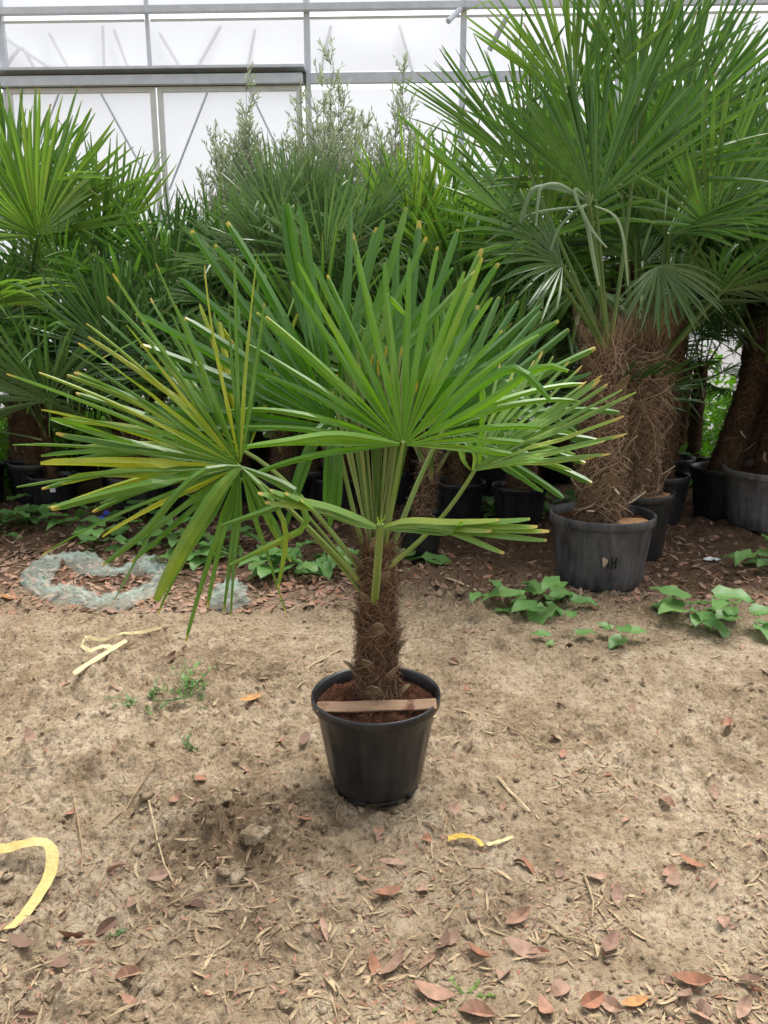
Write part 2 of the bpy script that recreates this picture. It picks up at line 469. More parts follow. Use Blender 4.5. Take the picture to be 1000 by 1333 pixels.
# ------------------------------------------------------------------ greenhouse end wall (behind everything)
WY, WYAW = 11.0, R_(-2.0)
wall = empty('greenhouse_wall', (0, WY, 0), WYAW)
tag(wall, 'white translucent film greenhouse wall on grey steel posts and rails behind the palms', 'greenhouse')
wdir = Vector((math.cos(WYAW), math.sin(WYAW), 0)); wnor = Vector((-math.sin(WYAW), math.cos(WYAW), 0))
def wu(px, py):
    r = ray(px, py); o = Vector((0, 0, CAM_H)); c0 = Vector((0, WY, 0))
    t = (c0 - o).dot(wnor) / r.dot(wnor)
    p = o + r * t - c0
    return p.dot(wdir), p.z
def wbox(name, u0, u1, z0, z1, d0, d1, mat, parent=wall):   # d: distance in front of the film, towards the palms
    return MB().box(u0, u1, -d1, -d0, z0, z1).build(name, mat, parent)
uA = wu(8, 70)[0]; uB = wu(196, 70)[0]; uC = wu(401, 60)[0]; uD = wu(603, 40)[0]
bay = (uD - uA) / 3
us = [uA - 3 * bay, uA - 2 * bay, uA - bay, uA, uB, uC, uD] + [uD + bay * k for k in range(1, 5)]
zr1b, zr1t = wu(300, 25)[1], wu(300, 13)[1]
zh_t = wu(200, 97)[1]; zh_b = wu(200, 118)[1]
ztop = 7.4
rs = random.Random(4)
def film(u0, u1, z0, z1, parent, name='film_panel', d=0.0):
    n1, n2 = 12, 10
    uu = np.linspace(u0, u1, n1); zz = np.linspace(z0, z1, n2)
    U, Z = np.meshgrid(uu, zz)
    bulge = .03 * np.sin(np.pi * (U - u0) / (u1 - u0)) * np.sin(np.pi * (Z - z0) / (z1 - z0))
    D = bulge * rs.uniform(-1, 1) + .010 * (vnoise(U * 2 + Z * 1.5, Z * .6 - U, rs.randint(0, 99)) - .5)
    Vv = np.stack([U, -(D + d), Z], -1).reshape(-1, 3)
    q = (np.arange(n2 - 1)[:, None] * n1 + np.arange(n1 - 1)[None, :]).ravel()
    return mesh_obj(name, np_mesh(name, Vv, np.stack([q, q + 1, q + n1 + 1, q + n1], -1), M['film'], smooth=True), parent)
for k in range(len(us) - 1):
    u0, u1 = us[k] + .004, us[k + 1] - .004
    film(u0, u1, zr1t + .002, ztop, wall)
    film(u0, u1, zh_t + .01, zr1b, wall)
    if not (k in (3, 4)):
        film(u0, u1, .02, zh_b - .01, wall)
for k, u in enumerate(us):
    wd = .045 if k in (4,) else .075
    z0 = zh_t if k == 4 else 0
    wbox('post', u - wd / 2, u + wd / 2, z0 - .05, ztop, .03, .03 + wd, M['steel'])
for k in range(len(us) - 1):
    u0, u1 = us[k] + .04, us[k + 1] - .04
    wbox('rail', us[k] - .002 * 0, us[k + 1] - .003, zr1b + .03, zr1t, .108, .19, M['steel'])
    wbox('clip_strip', u0, u1, zr1b - .03, zr1b - .005, .032, .055, M['alu'])
    if k not in (3, 4):
        wbox('rail', u0, u1, zh_b + .04, zh_t - .03, .035, .10, M['steel'])
# faint bracing outside the film
for (a, b) in [((0, 45), (75, 95)), ((20, 60), (5, 80)), ((25, 58), (45, 95)), ((60, 40), (90, 95)), ((145, 35), (165, 90)), ((285, 30), (250, 92)),
               ((205, 40), (235, 90)), ((430, 30), (415, 95)), ((520, 30), (540, 100)), ((130, 30), (132, 90)), ((330, 35), (320, 90))]:
    p, q = wu(*a), wu(*b)
    MB().tube([(p[0], .10, p[1]), (q[0], .10, q[1])], .022, 6).build('outer_brace', M['steel'], wall)
# two ends of cross tubes sticking in under the rail
for (a, b) in [((582, 40), (603, 12)), ((657, 33), (636, 70))]:
    p, q = wu(*a), wu(*b)
    MB().tube([(p[0], -.30, p[1]), (q[0], -.12, q[1])], .035, 8).build('brace_tube', M['steel'], wall)
# door header: top flange, recessed web coloured dark as shade, sliding track
ud0, ud1 = wu(2, 105)[0], wu(400, 95)[0]
hd = MB(); hd.box(ud0, ud1, -.34, -.108, zh_t - .03, zh_t)
hd.build('header_flange', M['steel'], wall)
wbox('header_web', ud0 + .002, ud1 - .002, zh_b + .005, zh_t - .032, .106, .14, M['web_shade'])
wbox('door_track', ud0 + .12, ud1 - .03, zh_b - .002, zh_b + .11, .20, .28, M['steel'])
um = wu(211, 150)[0]
for (a, b, sgn) in ((ud0 + .14, um - .012, -1), (um + .012, ud1 - .05, 1)):
    dr = empty('sliding_door', (0, 0, 0)); dr.parent = wall
    z1 = zh_b - .012
    wbox('door_stile', a, a + .07, .06, z1, .16, .20, M['alu'], dr)
    wbox('door_stile', b - .07, b, .06, z1, .16, .20, M['alu'], dr)
    wbox('door_rail', a + .072, b - .072, z1 - .06, z1, .162, .198, M['alu'], dr)
    wbox('door_rail', a + .072, b - .072, .06, .14, .162, .198, M['alu'], dr)
    wbox('door_rail', a + .072, b - .072, 2.1, 2.16, .162, .198, M['alu'], dr)
    film(a + .06, b - .06, .12, z1 - .05, dr, 'film_pane', .17)
    uc = (a + b) / 2
    for s2 in (-1, 1):
        e_ = a + .09 if s2 < 0 else b - .09
        MB().tube([(uc + s2 * .28, -.215, z1 - .08), (e_, -.215, z1 - 1.25)], .014, 6).build('door_brace', M['steel'], dr)

# ------------------------------------------------------------------ palm pieces
def seg(mb, p, d, n, L, dphi, rf, steps, rnd, grav, droop, twist=0.0, brk=None, wmul=1.0, sway=0.0, fold=.8, wide=None, blunt=.80, roof=False):
    """one fan segment: V-folded strap, fused with its neighbours up to rf"""
    p, d, n = Vector(p), Vector(d).normalized(), Vector(n)
    hwf = (rf * math.tan(dphi / 2)) * wmul if wide is None else wide
    rs_ = [0.02 * L, rf * .5, rf] + [rf + (L - rf) * (k / steps) ** .9 for k in range(1, steps + 1)]
    v, f, c = [], [], []
    r0 = 0
    s0 = d.cross(n).normalized()
    broke = False
    for j, r in enumerate(rs_):
        ds = r - r0; r0 = r
        p = p + d * ds
        x = max(0.0, (r - rf) / (L - rf))
        s = d.cross(n).normalized(); nn = s.cross(d)
        if twist and x > 0:
            s = (s * math.cos(twist * x) + nn * math.sin(twist * x)); nn = s.cross(d)
        if r <= rf * 1.001:
            hw = r * math.tan(dphi / 2) * 1.02 if wide is None else wide * (.35 + .65 * r / rf)
            lift = hw * .75
        else:
            g = hwf * (1 + .22 * math.sin(math.pi * min(x * 1.5, 1)))
            e_ = min(1.0, max(0.0, (x - blunt) / (1.001 - blunt)))
            tp_ = (1 - .22 * x) * (1 - (.5 if roof else .72) * e_ * e_)
            hw = g * tp_
            lift = hw * fold * (1 - 2 * min(1, x * 3)) if roof else hw * (fold + .15 * x)
        t = r / L
        v += [p - s * hw + nn * lift, p, p + s * hw + nn * lift]
        c += [(t, rnd, 1, 1), (t, rnd, 0, 1), (t, rnd, 1, 1)]
        if j:
            k = 3 * j
            f += [(k - 3, k - 2, k + 1, k), (k - 2, k - 1, k + 2, k + 1)]
        # bend on
        step = (rs_[j + 1] - r) / L if j + 1 < len(rs_) else 0
        amt = droop * step * (.4 + 1.8 * t)
        d = (d + grav * amt * (1 - abs(d.dot(grav))) + s0 * sway * step * t).normalized()
        if brk and not broke and x >= brk[0]:
            broke = True
            d = (d * (1 - brk[1]) + grav * brk[1] + s0 * brk[2]).normalized()
            n = (n * .4 - d.cross(s0) * .6).normalized() if False else n
            if abs(d.dot(n)) > .9: n = (n + s0.cross(d)).normalized()
    mb.add(v, f, c)

def polyseg(mb, pts, hw, n, rnd, fold=-.6, tip=True, m=10):
    """a strap that follows given points"""
    P = [Vector(q) for q in pts]
    ln = [0]
    for a, b in zip(P, P[1:]): ln.append(ln[-1] + (b - a).length)
    v, f, c = [], [], []
    def ev(t):
        L = t * ln[-1]
        for i in range(len(P) - 1):
            if L <= ln[i + 1] + 1e-9:
                u = (L - ln[i]) / max(1e-6, ln[i + 1] - ln[i])
                p0, p1, p2, p3 = P[max(i - 1, 0)], P[i], P[i + 1], P[min(i + 2, len(P) - 1)]
                return .5 * ((2 * p1) + (p2 - p0) * u + (2 * p0 - 5 * p1 + 4 * p2 - p3) * u * u + (3 * p1 - p0 - 3 * p2 + p3) * u ** 3)
        return P[-1]
    for j in range(m + 1):
        t = j / m
        p = ev(t); d = (ev(min(1, t + .02)) - ev(max(0, t - .02))).normalized()
        s = d.cross(Vector(n)).normalized(); nn = s.cross(d)
        h_ = hw * (.35 + .65 * min(1, t * 4)) * (1 - .6 * t ** 6 if tip else 1)
        v += [p - s * h_ + nn * h_ * fold, p, p + s * h_ + nn * h_ * fold]
        c += [(t, rnd, 1, 1), (t, rnd, 0, 1), (t, rnd, 1, 1)]
        if j:
            k = 3 * j
            f += [(k - 3, k - 2, k + 1, k), (k - 2, k - 1, k + 2, k + 1)]
    mb.add(v, f, c)

def fan_mesh(mb, H, a, n, phi0, phi1, Rr, nseg, rng, grav, droop=.25, rf=.42, brk_p=.0, cup=.12, edge=.28, steps=7, wmul=1.0, jit=.02, lenjit=.05, twist=.3, skip=(), blunt=.80, roof=False):
    H, a, n = Vector(H), Vector(a).normalized(), Vector(n)
    n = (n - a * n.dot(a)).normalized()
    b = a.cross(n)
    dphi = (phi1 - phi0) / nseg
    pm = max(abs(phi0), abs(phi1))
    for i in range(nseg):
        if i in skip: continue
        ph = phi0 + dphi * (i + .5)
        e = abs(ph) / pm
        phj = ph + rng.gauss(0, jit)
        d = a * math.cos(phj) + b * math.sin(phj) + n * (cup * e * e + rng.gauss(0, .02))
        L = Rr * (1 - edge * e ** 2) * (1 + rng.gauss(0, lenjit))
        brk = None
        if rng.random() < brk_p: brk = (rng.uniform(.15, .7), rng.uniform(.45, .95), rng.uniform(-.4, .4))
        nl = (n - d.normalized() * n.dot(d.normalized())).normalized()
        seg(mb, H, d, nl, L, dphi, rf * Rr * rng.uniform(.93, 1.07) * (1 - .12 * e), steps, rng.random(), grav,
            droop * rng.uniform(.5, 1.5), rng.gauss(0, twist), brk, wmul, rng.gauss(0, .14), blunt=blunt, roof=roof)

def petiole_mesh(mb, P0, H, bow, r0=.013, r1=.0085, n=6, k=9):
    P0, H = Vector(P0), Vector(H)
    mid = (P0 + H) / 2 + Vector(bow)
    pts = []
    for j in range(k + 1):
        t = j / k
        pts.append(P0 * (1 - t) ** 2 + mid * 2 * t * (1 - t) + H * t * t)
    mb.tube(pts, [r0 * 1.5 if j == 0 else r0 + (r1 - r0) * j / k for j in range(k + 1)], n, flat=.75)

def hair_mesh(name, r_of_z, z0, z1, count, ln, wd, rng, mat, updo=0, centre=lambda z: (0, 0), out=.012, zmin=None):
    """matted fibres: many thin curved ribbons lying on a trunk"""
    N = count
    rg = np.random.default_rng(rng)
    z = rg.uniform(z0, z1, N); th = rg.uniform(0, 2 * np.pi, N)
    up = np.zeros(N, bool)
    if updo: up[:updo] = True; z[:updo] = rg.uniform(z1 - .12 * (z1 - z0), z1, updo)
    rad = np.array([r_of_z(q) for q in z]); cx = np.array([centre(q) for q in z])
    K = 6
    L = ln * rg.uniform(.4, 1.3, N)
    ang = np.where(rg.random(N) < .5, 1, -1) * rg.uniform(.15, 1.25, N)      # 0 = down, pi/2 = around
    curl = rg.normal(0, 1.1, N)
    lift = np.abs(rg.normal(0, 1, N)) * out * 1.5 + .002
    Vv = np.zeros((N, K, 2, 3))
    zz, tt = z.copy(), th.copy()
    for k in range(K):
        s = k / (K - 1)
        bump = np.sin(np.pi * (.15 + .85 * s)) * lift + s * s * rg.uniform(-.2, 1, N) * out
        rr = rad + bump + np.where(up, s * L * .35, 0)
        px, py = cx[:, 0] + rr * np.cos(tt), cx[:, 1] + rr * np.sin(tt)
        c_ = np.stack([px, py, zz], -1)
        a_ = ang + curl * s
        side = np.stack([np.cos(tt + 1.57) * np.cos(a_), np.sin(tt + 1.57) * np.cos(a_), np.sin(a_)], -1)
        ww = wd * (1 - .6 * s)
        Vv[:, k, 0] = c_ - side * ww; Vv[:, k, 1] = c_ + side * ww
        st = L / (K - 1)
        zz = zz + np.where(up, st * .85, -np.cos(a_) * st)
        tt = tt + np.where(up, rg.normal(0, .06, N), np.sin(a_) * st / np.maximum(rad, .03))
    if zmin is not None: Vv[..., 2] = np.maximum(Vv[..., 2], zmin)
    idx = np.arange(N * K * 2).reshape(N, K, 2)
    Fq = np.stack([idx[:, :-1, 0], idx[:, :-1, 1], idx[:, 1:, 1], idx[:, 1:, 0]], -1).reshape(-1, 4)
    C = np.ones((N, K, 2, 4)); C[..., 0] = 0; C[..., 1] = rg.random(N)[:, None, None]; C[..., 2] = 0
    return np_mesh(name, Vv.reshape(-1, 3), Fq, mat, C.reshape(-1, 4))

def pot_parts(t, rt, rb, h_, mat, ribs=8, seed=0, lip=.035, soil_drop=.04, wob=.0, feet=True):
    ph = seed * 1.7
    def wb(th, z):
        k = 1 + wob * math.cos(2 * th + ph) + wob * .6 * math.cos(3 * th + 2 * ph)
        if ribs and z < h_ * .78 and z > .03:
            q = (th * ribs / (2 * math.pi) + ph) % 1
            if q < .30: k *= 1 + .016 * math.sin(math.pi * q / .30) ** .5
        return k
    pr = []
    z_lip = h_ - lip
    if feet: pr += [(rb * .80, .004), (rb * .82, .016), (rb * .97, .016), (rb, .03)]
    else: pr += [(rb * .97, .003), (rb, .012)]
    for k in range(1, 7): 
        zz = .03 + (h_ * .76 - .03) * k / 6
        pr.append((rb + (rt * .945 - rb) * zz / h_, zz))
    pr += [(rb + (rt * .955 - rb) * .79, h_ * .79), (rt * .955, z_lip)]
    p = MB().lathe(pr, 128, wb)
    if feet:
        for k in range(8):
            th = 2 * math.pi * k / 8 + .3
            c_, s_ = math.cos(th), math.sin(th); r_ = rb * .88
            v = []
            for z in (0, .02):
                for (dr, da) in ((-.10, -.22), (.10, -.22), (.10, .22), (-.10, .22)):
                    rr = r_ + dr * rb
                    v.append((rr * math.cos(th + da), rr * math.sin(th + da), z))
            p.add(v, [(3, 2, 1, 0), (4, 5, 6, 7), (0, 1, 5, 4), (1, 2, 6, 5), (2, 3, 7, 6), (3, 0, 4, 7)])
    pot = p.build('pot', mat, t, True)
    rim = MB().lathe([(rt * .956, z_lip - .004), (rt * .99, z_lip), (rt, z_lip + .005), (rt, h_ - .006), (rt * .992, h_), (rt * .965, h_), (rt * .945, h_ - .008), (rt * .925, h_ - .05), (rb + (rt * .90 - rb) * .6, h_ * .6)], 64, wb)
    rim.build('rim', mat, pot, True)
    # soil
    rg = random.Random(seed + 50)
    n = 40; rows = 9
    v, f = [], []
    zs = h_ - soil_drop
    for i in range(rows + 1):
        r_ = rt * .93 * i / rows
        for j in range(n):
            th = 2 * math.pi * j / n
            v.append((r_ * math.cos(th), r_ * math.sin(th), zs + (rg.uniform(-.014, .016) if i < rows else -.01) + .02 * (1 - i / rows)))
    for i in range(rows):
        for j in range(n): f.append((i * n + j, i * n + (j + 1) % n, (i + 1) * n + (j + 1) % n, (i + 1) * n + j))
    so = MB().add(v, f).build('soil', M['coir'], t, False)
    return pot, so, zs

def trunk_part(t, r0, r1, z0, z1, seed, lean=(0, 0), n=20, mat=None):
    rg = random.Random(seed)
    m_ = max(8, int((z1 - z0) / .05))
    def rz(z):
        u = min(1, max(0, (z - z0) / (z1 - z0)))
        return r0 + (r1 - r0) * u
    def ctr(z):
        u = min(1, max(0, (z - z0) / (z1 - z0)))
        return (lean[0] * u, lean[1] * u)
    v, f = [], []
    for i in range(m_ + 1):
        z = z0 - .03 + (z1 - z0 + .03) * i / m_
        for j in range(n):
            th = 2 * math.pi * j / n
            r_ = rz(z) * (1 + .07 * math.sin(3 * th + i * 1.9) + rg.uniform(-.06, .06))
            c_ = ctr(z)
            v.append((c_[0] + r_ * math.cos(th), c_[1] + r_ * math.sin(th), z))
    for i in range(m_):
        for j in range(n): f.append((i * n + j, i * n + (j + 1) % n, (i + 1) * n + (j + 1) % n, (i + 1) * n + j))
    f.append(tuple(m_ * n + j for j in range(n)))
    tr = MB().add(v, f).build('trunk', mat or M['bark'], t, True)
    return tr, rz, ctr

def scales(tr, rz, ctr, z0, z1, count, seed, size=.06, mat=None):
    """old leaf bases: each a blunt curved scale leaning off the trunk"""
    rg = random.Random(seed)
    mb = None
    for k in range(count):
        u = k / max(1, count - 1)
        z = z0 + (z1 - z0) * u; th = k * 2.399 + rg.uniform(-.2, .2)
        s_ = size * rg.uniform(.7, 1.3)
        mb = MB()
        rows = []
        for j, (hh, ww, oo) in enumerate(((0, .5, -.004), (.45, .46, .010), (.8, .34, .020), (1.15, .2, .035), (1.3, .08, .045))):
            for q in (-1, 0, 1):
                rr = rz(z) + oo * (size / .06) + (.006 if q == 0 else 0)
                tt = th + q * ww * s_ / rz(z)
                c_ = ctr(z)
                rows.append((c_[0] + rr * math.cos(tt), c_[1] + rr * math.sin(tt), z + hh * s_ * (1 if q == 0 else .93)))
        f = []
        for j in range(4):
            for q in range(2):
                i0 = j * 3 + q
                f.append((i0, i0 + 1, i0 + 4, i0 + 3))
        mb.add(rows, f)
        o = mb.build('leaf_base', mat or M['scale'], tr)
        md = o.modifiers.new('thick', 'SOLIDIFY'); md.thickness = .005

# ------------------------------------------------------------------ the potted palm in front
HY = 2.468
hx = at(490, 905, HY).x
h0 = hz(hx, HY)
hero = empty('potted_palm', (hx, HY, h0 - .004))
tag(hero, 'small fan palm in a black plastic pot standing alone on bare pale soil', 'palm')
PH = .353
pot, soil, zs = pot_parts(hero, .225, .155, PH, M['pot'], 10, 3, .034, .035, .012)
tr, rz, ctr = trunk_part(hero, .066, .048, zs, .90, 5, (.005, .0))
mesh_obj('fibre', hair_mesh('fibre', lambda z: rz(z) + .002, zs + .01, .92, 3600, .13, .0009, 8, M['hair_hero'], 160, ctr, .010), tr)['kind'] = 'stuff'
scales(tr, rz, ctr, zs - .01, zs + .16, 9, 9, .062)
scales(tr, rz, ctr, zs + .20, .86, 16, 19, .05)
# loose coir on the pot's soil
mesh_obj('coir_fibre', hair_mesh('coir_fibre', lambda z: .08 + (zs + .03 - z) * 3.2, zs - .008, zs + .028, 900, .07, .0012, 18, hair_mat('coir_fibre', (.04, .016, .01), (.13, .05, .026), (.24, .11, .06)), 0, lambda z: (0, 0), .008, zs - .004), soil)['kind'] = 'stuff'
G3 = Vector((0, 0, -1))
def hfan(seed, hub, tip, nh, phi0, phi1, nseg, root, bow=(0, 0, 0), mat='hero', pm='petiole', extras=(), Rr=None, pr=(.013, .0085), more=(), **kw):
    rng = random.Random(seed)
    o = Vector(hero.location)
    H = at(*hub) - o; T = at(*tip) - o
    mb = MB()
    L = (T - H).length if Rr is None else Rr
    kw = {**dict(blunt=.90, roof=True), **kw}
    fan_mesh(mb, H, T - H, nh, R_(phi0), R_(phi1), L, nseg, rng, G3, steps=10, **kw)
    for (tp2, nh2, q0, q1, ns2, kw2) in more:
        T2 = at(*tp2) - o
        fan_mesh(mb, H, T2 - H, nh2, R_(q0), R_(q1), (T2 - H).length, ns2, rng, G3, steps=10, **{**kw, **kw2})
    for (pts, hw) in extras:
        polyseg(mb, [at(*q) - o for q in pts], hw, nh, rng.random())
    fr = mb.build('frond', M[mat], hero)
    P0 = at(*root) - o
    pb = MB()
    petiole_mesh(pb, P0, H + (T - H).normalized() * .012, bow, *pr)
    pb.build('petiole', M[pm], fr)
    return fr
CAMN = (0, -1, .30)
# A: the large fan facing the camera
hfan(11, (525, 580, 2.30), (533, 338, 2.38), (0, -1, .12), -94, 94, 29, (497, 735, 2.45), (.0, .02, .0), 'hero', droop=.42, wmul=.86, jit=.045, lenjit=.08, brk_p=.05, rf=.36, edge=.06, cup=-.05, twist=.35,
     extras=[([(560, 560, 2.28), (620, 505, 2.2), (668, 479, 2.15), (692, 492, 2.13), (716, 521, 2.12)], .013),
             ([(560, 565, 2.28), (640, 520, 2.2), (690, 484, 2.16), (720, 476, 2.14), (740, 483, 2.13)], .012),
             ([(520, 578, 2.29), (440, 566, 2.24), (370, 575, 2.18), (322, 581, 2.15)], .012)])
# B: tall fan behind on the left, its lower straps hang down broken
hfan(12, (437, 556, 2.52), (352, 268, 2.58), (.15, -1, .2), -72, 60, 20, (478, 735, 2.48), (-.02, 0, .05), 'hero_deep', droop=.15, wmul=.9, jit=.04, lenjit=.06, rf=.38, edge=.18, cup=.05,
     extras=[([(437, 556, 2.50), (436, 585, 2.44), (433, 630, 2.43), (430, 685, 2.44)], .016),
             ([(437, 556, 2.50), (440, 590, 2.45), (441, 640, 2.44), (438, 676, 2.44)], .014),
             ([(437, 556, 2.50), (428, 590, 2.45), (425, 640, 2.44), (424, 672, 2.44)], .012),
             ([(435, 555, 2.50), (418, 555, 2.42), (395, 598, 2.38), (374, 660, 2.36)], .012),
             ([(435, 555, 2.50), (412, 575, 2.42), (395, 620, 2.39), (370, 690, 2.38)], .011)])
# D, G: fans behind the front one
hfan(13, (515, 565, 2.62), (562, 306, 2.74), CAMN, -50, 50, 10, (492, 735, 2.50), (0, .03, 0), 'hero_deep', wmul=.62, jit=.04, droop=.15, rf=.4, edge=.12, brk_p=.05)
hfan(14, (575, 560, 2.64), (755, 440, 2.70), (-.2, -.8, .5), -60, 70, 18, (500, 745, 2.49), (.0, .02, .06), 'hero_deep', droop=.3, rf=.4, edge=.2, brk_p=.08)
# C: big hanging fan on the left, yellowing
hfan(15, (313, 607, 2.26), (78, 480, 2.14), (0.1, -1, .35), -42, 72, 26, (482, 772, 2.465), (-.04, -.05, .10), 'hero_yellow', droop=.16, wmul=.80, rf=.34, edge=.08, cup=.10, brk_p=.05, jit=.07, twist=1.0, lenjit=.10,
     more=[((222, 782, 2.16), (.2, -1, .1), -62, 58, 13, dict(droop=.10, wmul=.62, jit=.09, edge=.15, lenjit=.14)),
           ((66, 596, 2.10), (0, -.9, .5), -9, 12, 5, dict(droop=.05, wmul=2.2, edge=0, lenjit=.05))],
     extras=[([(313, 607, 2.24), (345, 640, 2.2), (372, 690, 2.19), (362, 765, 2.2)], .008),
             ([(313, 607, 2.24), (380, 640, 2.2), (400, 680, 2.19), (372, 700, 2.2), (300, 735, 2.16)], .010),
             ([(313, 607, 2.24), (375, 632, 2.2), (384, 648, 2.18), (345, 665, 2.16), (288, 684, 2.15)], .010),
             ([(313, 607, 2.23), (270, 610, 2.17), (232, 640, 2.14), (190, 690, 2.13), (134, 735, 2.12)], .011),
             ([(313, 607, 2.23), (278, 645, 2.17), (236, 715, 2.14), (202, 782, 2.13)], .021)])
hfan(16, (322, 590, 2.44), (120, 455, 2.50), (.2, -1, .5), -55, 80, 26, (482, 760, 2.47), (-.04, 0, .14), 'hero_yellow', droop=.25, rf=.36, edge=.15, brk_p=.05, jit=.04, twist=.6, lenjit=.1)
# E: low folded leaf that comes towards the camera, straps bundled to both sides
exE = []
for k, (x, y) in enumerate([(336, 640), (352, 636), (372, 640), (345, 652), (392, 650)]):
    exE.append(([(495, 686, 2.17), (462, 668 + k * 2, 2.14), (415, 652 + k * 2, 2.10), (x, y, 2.06)], .018))
for k, (x, y) in enumerate([(650, 675), (690, 674), (700, 684), (715, 690), (640, 690), (712, 702), (657, 719), (600, 676)]):
    exE.append(([(495, 686, 2.17), (530, 674 + k * 1.6, 2.14), (585, 676 + k * 2, 2.10), (x, y, 2.05)], .016))
hfan(17, (495, 686, 2.17), (500, 640, 2.10), (0, -.4, 1), -25, 25, 3, (487, 790, 2.445), (0, -.05, -.02), 'hero_low', extras=exE, Rr=.05, droop=.1, pr=(.014, .011))
# F: narrow fan on the right, seen almost edge-on
hfan(18, (614, 614, 2.36), (806, 508, 2.28), (-.42, -.42, .8), -58, 40, 20, (504, 738, 2.44), (.03, 0, -.04), 'hero_low', droop=.10, rf=.4, edge=.2, cup=.25,
     extras=[([(614, 612, 2.36), (604, 596, 2.34), (596, 580, 2.33), (585, 571, 2.33)], .010), ([(614, 612, 2.36), (616, 595, 2.35), (612, 580, 2.34), (611, 573, 2.34)], .009)])
# spears: young folded leaves standing up from the heart
for sd, hx0, tx, ln, nn_ in ((21, 486, 462, .66, 7), (22, 491, 488, .70, 8), (23, 496, 520, .62, 6), (24, 488, 503, .68, 7)):
    hfan(sd, (hx0, 735, 2.47), (tx, 560, 2.49), (0, -1, .1), -5.5, 5.5, nn_, (489, 775, 2.47), mat='spear', Rr=ln, droop=.04, rf=.75, edge=.1, cup=0, jit=.006, twist=.1, wmul=.9)
# old petiole stubs on the left of the trunk
for (a, b) in [((482, 775, 2.46), (392, 662, 2.34)), ((478, 782, 2.46), (400, 690, 2.36))]:
    pb = MB(); petiole_mesh(pb, at(*a) - Vector(hero.location), at(*b) - Vector(hero.location), (0, 0, .02), .008, .006)
    pb.build('old_petiole', M['petiole'], hero)

# wooden slat lying across the pot
pl, pr_ = at(411, 921, HY - .095), at(573, 917, HY - .095)
zsl = h0 + PH + .002
sl = MB()
n = 10
v, f = [], []
for i in range(n + 1):
    x = -.200 + .400 * i / n
    for (yy_, zz_) in ((-.019, .0), (.019, .0), (.019, .013), (-.019, .013)):
        v.append((x + random.Random(i * 7 + int(zz_ * 1000)).uniform(-.003, .003) * (i in (0, n)), yy_ + .0012 * math.sin(i * 1.3 + zz_ * 90), zz_ + .0008 * math.sin(i * 2.1)))
for i in range(n):
    for j in range(4): f.append((i * 4 + j, i * 4 + (j + 1) % 4, i * 4 + 4 + (j + 1) % 4, i * 4 + 4 + j))
f += [(3, 2, 1, 0), (n * 4, n * 4 + 1, n * 4 + 2, n * 4 + 3)]
slat = sl.add(v, f).build('wooden_slat', M['wood'])
slat.location = (hx + .003, HY - .092, zsl - .014)
slat.rotation_euler = (R_(38), R_(-1), R_(1.5))
md = slat.modifiers.new('worn', 'BEVEL'); md.width = .0025; md.segments = 2
tag(slat, 'rough wooden slat laid across the rim of the small black pot', 'slat')

# ------------------------------------------------------------------ background palms
VAR = []                                # (elevation, blade mesh by material, petiole mesh)
def make_variants():
    out = []
    for e, lp, drp, bp in ((80, .62, .15, .05), (62, .75, .25, .10), (40, .80, .4, .16), (18, .78, .6, .18), (-8, .70, .9, .25), (-35, .60, 1.1, .3)):
        for s in range(2):
            rng = random.Random(int(e * 10 + s + 500))
            g = Vector((0, -math.sin(R_(e)), -math.cos(R_(e))))
            hub = Vector((0, lp, -.04 * lp if e < 70 else 0))
            mb = MB()
            tilt = rng.uniform(-.15, .3)
            span = rng.uniform(82, 118) if e < 70 else rng.uniform(45, 75)
            fan_mesh(mb, hub, Vector((0, 1, tilt)), Vector((0, -tilt, 1)), R_(-span), R_(span), rng.uniform(.66, .78), 38 if e < 70 else 30, rng, g, droop=drp, rf=.38, brk_p=bp, wmul=1.0, blunt=.7,
                     cup=rng.uniform(-.1, .3), edge=.25, steps=6, jit=.045, twist=.7, lenjit=.09)
            pb = MB(); petiole_mesh(pb, (0, 0, 0), hub + Vector((0, .02, 0)), (0, 0, .05 * lp), .016, .010, 5, 5)
            out.append((e, mb, pb))
    return out
RAW = make_variants()
CACHE = {}
def variant(i, mk):
    if (i, mk) not in CACHE:
        e, mb, pb = RAW[i]
        CACHE[(i, mk)] = (mb.mesh('frond', M[mk]), pb.mesh('petiole', M['petiole_back']))
    return CACHE[(i, mk)]
def put_frond(t, base, az, el, roll, s, mk, rng):
    k = min(range(len(RAW)), key=lambda i: abs(RAW[i][0] - el) + rng.random() * 12)
    bm_, pm_ = variant(k, mk)
    fr = mesh_obj('frond', bm_, t)
    fr.location = base
    fr.rotation_euler = (Matrix.Rotation(az, 3, 'Z') @ Matrix.Rotation(R_(el), 3, 'X') @ Matrix.Rotation(roll, 3, 'Y')).to_euler()
    fr.scale = (s, s, s)
    mesh_obj('petiole', pm_, fr)
